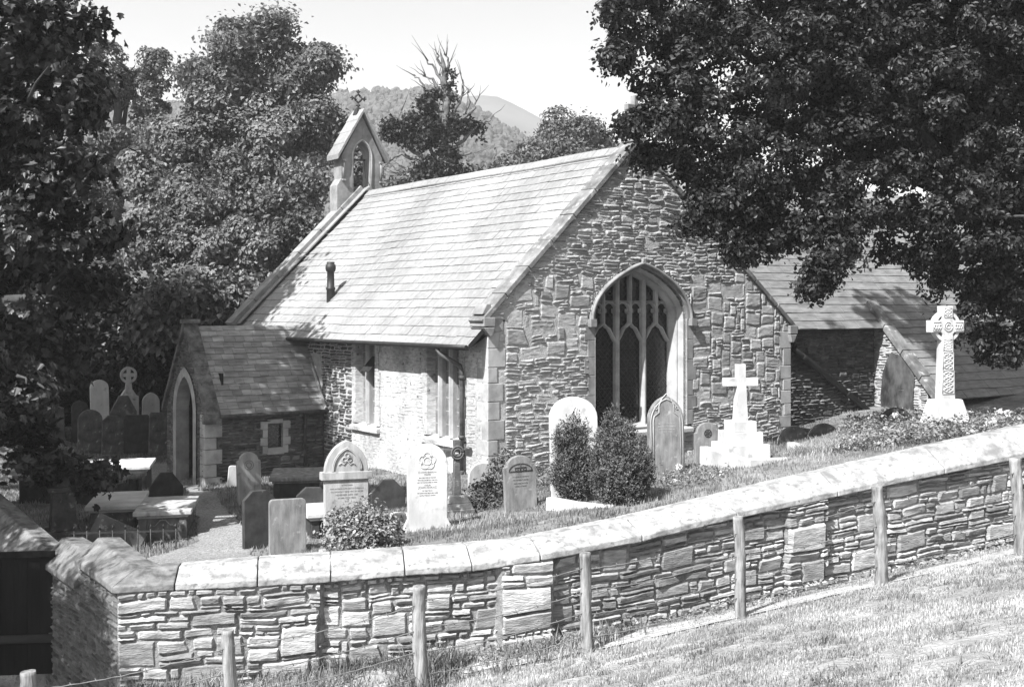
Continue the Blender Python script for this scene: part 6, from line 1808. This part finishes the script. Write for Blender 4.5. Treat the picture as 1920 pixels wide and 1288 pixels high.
# flower-planted grave and bed
def cover(name, label, polys, Y0, n, m, size, seed, hh=.10, kind="stuff", tone=(.5, 1.5), tmpl=LEAF_OVAL, hf=h_yard):
    """leafy ground cover: polys are lists of (px, py, depth) outlines on the ground"""
    rs = np.random.RandomState(seed); pts = []
    for poly in polys:
        pg = [tuple(P(*p).xy) for p in poly]
        xs = [p[0] for p in pg]; ys = [p[1] for p in pg]
        got = 0
        area = abs(sum(pg[i][0]*pg[(i+1) % len(pg)][1]-pg[(i+1) % len(pg)][0]*pg[i][1] for i in range(len(pg))))/2
        N_ = int(n*area)
        X = rs.uniform(min(xs), max(xs), N_*4); Y_ = rs.uniform(min(ys), max(ys), N_*4)
        ins = np.zeros(len(X), bool); j = len(pg)-1
        for i in range(len(pg)):
            xi, yi = pg[i]; xj, yj = pg[j]
            c = ((yi > Y_) != (yj > Y_)) & (X < (xj-xi)*(Y_-yi)/((yj-yi)+1e-12)+xi); ins ^= c; j = i
        X, Y_ = X[ins][:N_], Y_[ins][:N_]
        pts.append(np.c_[X, Y_])
    p = np.concatenate(pts)
    z = hf(p[:, 0], p[:, 1])
    lump = np.array([max(0, .55+.9*mnoise.noise(Vector((x*2.2, y*2.2, seed)))) for x, y in p])
    zz = z + rs.rand(len(p))**.7*hh*lump*2
    o = leaves_mesh(name, np.c_[p, zz], size, tmpl, M[m], None, seed, up=1.0, tone_rng=tone)
    tag(o, label, "ground cover", kind=kind); return o
cover("ivy", "low leafy bed spreading round the celtic cross plinth and along behind the wall", [[(1560, 838, 17.6), (1700, 828, 17.4), (1930, 812, 17.6), (2000, 800, 19), (1950, 790, 24), (1800, 795, 25), (1660, 792, 26), (1590, 800, 24.5), (1570, 825, 20)]], 20, 900, 'leaf_rose', .062, 12, .16, tone=(.6, 1.6))
cover("ground_cover", "small leafy plants on the grave in front of the large grey pointed stone", [[(1236, 922, 17.8), (1300, 930, 17.2), (1370, 915, 17.4), (1330, 895, 19), (1250, 898, 19.4)]], 20, 800, 'leaf_rose', .045, 13, .10)
cover("weeds", "broad-leaved weeds along the foot of the boundary wall", [[(P_[0], 0, P_[1]-.02) for P_ in WALL[8:14]] + [(P_[0], 0, P_[1]-.55) for P_ in WALL[8:14][::-1]], [(P_[0], 0, P_[1]-.02) for P_ in WALL[5:9]] + [(P_[0], 0, P_[1]-.42) for P_ in WALL[5:9][::-1]]], 20, 420, 'weed', .055, 14, .10, hf=h_field, tone=(.6, 2.0))
def flowers(label, spots, seed):
    for i, (px, py, Y, rr) in enumerate(spots):
        c = P(px, py, Y); g_ = gz(c.x, c.y)
        o = empty("rose", (c.x, c.y, g_)); tag(o, label[i] if isinstance(label, list) else label, "flower", "white roses in bloom")
        rs = np.random.RandomState(seed+i); n = 26
        d = rs.randn(n, 3); d /= np.linalg.norm(d, axis=1)[:, None]
        leaves_mesh("bloom", d*rr*.5+np.array([0, 0, c.z-g_]), rr*1.1, LEAF_OVAL, M['petal'], o, seed+i, up=.4, out=d)
        MB().tube([(0, 0, 0), (.02, 0, (c.z-g_)*.5), (0, 0, c.z-g_)], .006, 5).build("stem", M['weed'], o)
flowers(["white rose nearest the celtic cross plinth, lowest of the right-hand blooms", "largest white rose bloom right of the celtic cross", "white rose at the right end of the blooms beside the celtic cross", "white rose low in the ivy between the plinth and the right-hand blooms",
         "white rose in front of the tyre", "white rose against the large grey pointed stone", "white rose low beside the base of the large grey pointed stone"],
        [(1862, 787, 19.5, .05), (1874, 774, 19.5, .07), (1888, 773, 19.5, .055), (1851, 794, 19, .06), (1678, 776, 21, .05), (1273, 874, 18.6, .05), (1266, 902, 18.2, .05)], 100)
# ------------------------------------------------------------------ grass
def grass(name, label, fn, n, xr, yr, m, h0, h1, seed, hf, w=.006, tuft=.6, lean=.35, mask=None):
    rs = np.random.RandomState(seed)
    X = rs.uniform(*xr, n); Y = rs.uniform(*yr, n)
    k = fn(X, Y); X, Y = X[k], Y[k]
    # drop what lies outside the view
    px = CX + X/Y*F; k = (px > -60) & (px < 1980); X, Y = X[k], Y[k]
    cl = np.array([mnoise.noise(Vector((x*1.7, y*1.7, seed))) for x, y in zip(X, Y)])
    k = rs.rand(len(X)) < np.clip(.75+tuft*cl*1.5, .15, 1); X, Y, cl = X[k], Y[k], cl[k]
    Z = hf(X, Y); n = len(X)
    H = rs.uniform(h0, h1, n)*(1+cl*.7)
    a = rs.uniform(0, 2*pi, n); le = rs.rand(n)*lean*H*1.8
    w_ = w*rs.uniform(.6, 1.4, n)
    b = np.c_[X, Y, Z-.01]; sx = np.c_[np.cos(a+pi/2)*w_, np.sin(a+pi/2)*w_, np.zeros(n)]
    mid_ = b + np.c_[np.cos(a)*le*.35, np.sin(a)*le*.35, H*.6]; tip = b + np.c_[np.cos(a)*le, np.sin(a)*le, H]
    V = np.stack([b-sx, b+sx, mid_+sx*.7, mid_-sx*.7, tip], 1).reshape(-1, 3)
    loops = (np.arange(n)[:, None]*5 + np.array([0, 1, 2, 3, 3, 2, 4])[None]).ravel(); starts = (np.arange(n)[:, None]*7+np.array([0, 4])[None]).ravel()
    tone = np.repeat(rs.uniform(.55, 1.45, n)*(1+.35*cl), 2)
    o = np_mesh(name, V, loops, starts, M[m], None, tone=tone); tag(o, label, "grass", kind="stuff"); return o
def f_field(X, Y):
    yw = Y + .1
    ws = wall_side(X, Y)
    d = Y - fence_y(X) - .28
    w = np.clip((X-(-.6))/1.6, 0, 1)
    on = (np.abs(d) < (.05+.2*w)) & (X > -.7) & (np.random.RandomState(4).rand(len(X)) > .3)
    return (ws < -.02) & ~on & (X > -4.6)
grass("field_grass", "short sun-bleached grass of the sloping field in front of the fence", f_field, 420000, (-5, 9), (6.0, 16), 'grass_dry', .02, .05, 5, h_field, w=.0046, tuft=.2)
grass("field_tufts", "scattered taller tufts standing in the short field grass", lambda X, Y: (wall_side(X, Y) < -.1) & (X > -4.6) & (np.array([mnoise.noise(Vector((x*3.1, y*3.1, 9))) for x, y in zip(X, Y)]) > .30), 90000, (-5, 9), (6.0, 16), 'grass_yard', .04, .10, 15, h_field, w=.004, tuft=.3, lean=.9)
def f_verge(X, Y):
    ws = wall_side(X, Y); return (ws < -.02) & (ws > -.95) & (X < 1.5) & (X > -4.2) & (np.random.RandomState(2).rand(len(X)) < np.clip(.15+ (ws+.95)*.5 + .2*(X < 0), 0, .9))
grass("verge_grass", "longer rough grass and weeds on the bank below the left part of the wall", f_verge, 26000, (-4.6, 1.6), (11, 13.4), 'grass_yard', .08, .22, 6, h_field, w=.006, tuft=.9, lean=.7)
pathL = np.array(PATH_L); pathR = np.array(PATH_R)
def on_path(X, Y):
    xl = np.interp(Y, pathL[:6, 1], pathL[:6, 0]); xr = np.interp(Y, pathR[:6, 1], pathR[:6, 0])
    k = (X > xl+.03) & (X < xr-.03) & (Y < 28)
    k |= (Y >= 28) & (Y < 33) & (X < -7.2) & (np.abs(Y - 30) < 1.1)
    return k
def f_yard(X, Y):
    # clear of path and church
    t = (X-OX)*CA + (Y-OY)*SA; s = -(X-OX)*SA + (Y-OY)*CA
    inside = ((t > -.02) & (t < W_T) & (s > -.02)) | ((t >= W_T) & (s > S1)) | ((t > T2) & (s > SN)) | ((t > PT) & (t < .1) & (s > SJ) & (s < SJ+PW))
    return (wall_side(X, Y) > .5) & ~on_path(X, Y) & ~inside
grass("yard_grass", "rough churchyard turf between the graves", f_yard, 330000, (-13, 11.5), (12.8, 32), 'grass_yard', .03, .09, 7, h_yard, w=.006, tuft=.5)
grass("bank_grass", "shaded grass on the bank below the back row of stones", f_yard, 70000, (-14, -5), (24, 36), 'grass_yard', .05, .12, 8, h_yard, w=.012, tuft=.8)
def f_long(X, Y): return (np.hypot(X-P(1560, 0, 19).x, (Y-19)*.6) < .75)
grass("long_grass", "pale long grass in front of the two low sunken stones", f_long, 26000, (3, 7), (17.5, 20.8), 'grass_dry', .10, .20, 9, h_yard, w=.006, tuft=.6, lean=.8)

# ------------------------------------------------------------------ hills
def hill(name, prof, Y, depth, m, base_z=-30, rough=4, seed=0, ny_=26):
    xs = np.linspace(prof[0][0], prof[-1][0], 150)
    V = []; nxx = len(xs)
    for j in range(ny_):
        f = j/(ny_-1)                                   # 0 foot (near) .. 1 crest .. beyond
        Yj = Y - depth*(1-f)
        for px in xs:
            top = (HZ - np.interp(px, [p[0] for p in prof], [p[1] for p in prof]))/F*Y
            X = (px-CX)/F*Y*(.6+.4*f)
            z = base_z + (top-base_z)*(f**.85) + rough*mnoise.fractal(Vector((X*.006+seed, Yj*.006, 0)), 1, 2, 4)*(.3+.7*f if f < 1 else .5)
            V.append((X, Yj, z))
    for px in xs: V.append(((px-CX)/F*Y*1.15, Y+depth*.8, base_z))
    V = np.array(V); ix = np.arange(len(V)).reshape(-1, nxx)
    q = np.stack([ix[:-1, :-1], ix[:-1, 1:], ix[1:, 1:], ix[1:, :-1]], -1).reshape(-1, 4)
    o = np_mesh(name, V, q.ravel(), np.arange(len(q))*4, m, smooth=True); tag(o, kind="structure"); return V[:-nxx].reshape(ny_, nxx, 3)
hv = hill("wooded_hill", [(-900, 330), (-300, 250), (200, 215), (500, 190), (640, 182), (700, 176), (760, 180), (800, 172), (835, 176), (880, 208), (920, 228), (970, 262), (1040, 300), (1130, 330), (1300, 400), (1700, 480), (2600, 540)], 420, 230, M['hill_wood'], seed=3, rough=4)
hill("far_hill", [(-900, 400), (300, 330), (600, 230), (780, 195), (830, 190), (860, 183), (900, 180), (935, 183), (975, 202), (1010, 221), (1050, 238), (1100, 256), (1180, 268), (1300, 300), (1900, 400), (3000, 520)], 760, 300, M['hill_bare'], seed=9, rough=5)
rs = np.random.RandomState(8)
ico = bmesh.new(); bmesh.ops.create_icosphere(ico, subdivisions=2, radius=1); iv = np.array([v.co[:] for v in ico.verts]); ifc = np.array([[v.index for v in f.verts] for f in ico.faces]); ico.free()
n = 16000
jj = rs.uniform(6, 25.4, n); ii = rs.uniform(38, 118, n)
j0 = jj.astype(int).clip(0, 24); i0 = ii.astype(int).clip(0, 148); fj = (jj-j0)[:, None]; fi = (ii-i0)[:, None]
ctr = hv[j0, i0]*(1-fi)*(1-fj)+hv[j0, i0+1]*fi*(1-fj)+hv[j0+1, i0]*(1-fi)*fj+hv[j0+1, i0+1]*fi*fj
rad = rs.uniform(.7, 1.5, n)
ph = rs.rand(n, 1, 3)*6.28
bump = 1 + .22*np.sin(iv[None]*4.5+ph).prod(2)[..., None] + .12*rs.randn(n, len(iv), 1)
V = (ctr[:, None, :] + np.array([0, 0, .6])*rad[:, None, None] + iv[None]*bump*rad[:, None, None]*np.array([1, 1, 1.15])).reshape(-1, 3)
loops = (np.arange(n)[:, None, None]*len(iv) + ifc[None]).ravel()
o = np_mesh("woodland", V, loops, np.arange(n*len(ifc))*3, M['tree_far'], None, tone=np.repeat(rs.uniform(.82, 1.12, n), len(ifc)))
tag(o, "dense woodland covering the hillside behind the bellcote", "woodland", kind="stuff")

# ------------------------------------------------------------------ the air between here and the hills
hz = MB().box(-700, 900, -60, 1010, -62, 142).build("haze", bpy.data.materials.new("haze_air"))
tag(hz, kind="stuff"); hm = hz.data.materials[0]; hm.use_nodes = True; nt = hm.node_tree; nt.nodes.clear()
ho = nt.nodes.new("ShaderNodeOutputMaterial"); pv = nt.nodes.new("ShaderNodeVolumePrincipled"); pv.inputs["Color"].default_value = (1, 1, 1, 1); pv.inputs["Density"].default_value = .0007; pv.inputs["Anisotropy"].default_value = .2
nt.links.new(pv.outputs[0], ho.inputs["Volume"])
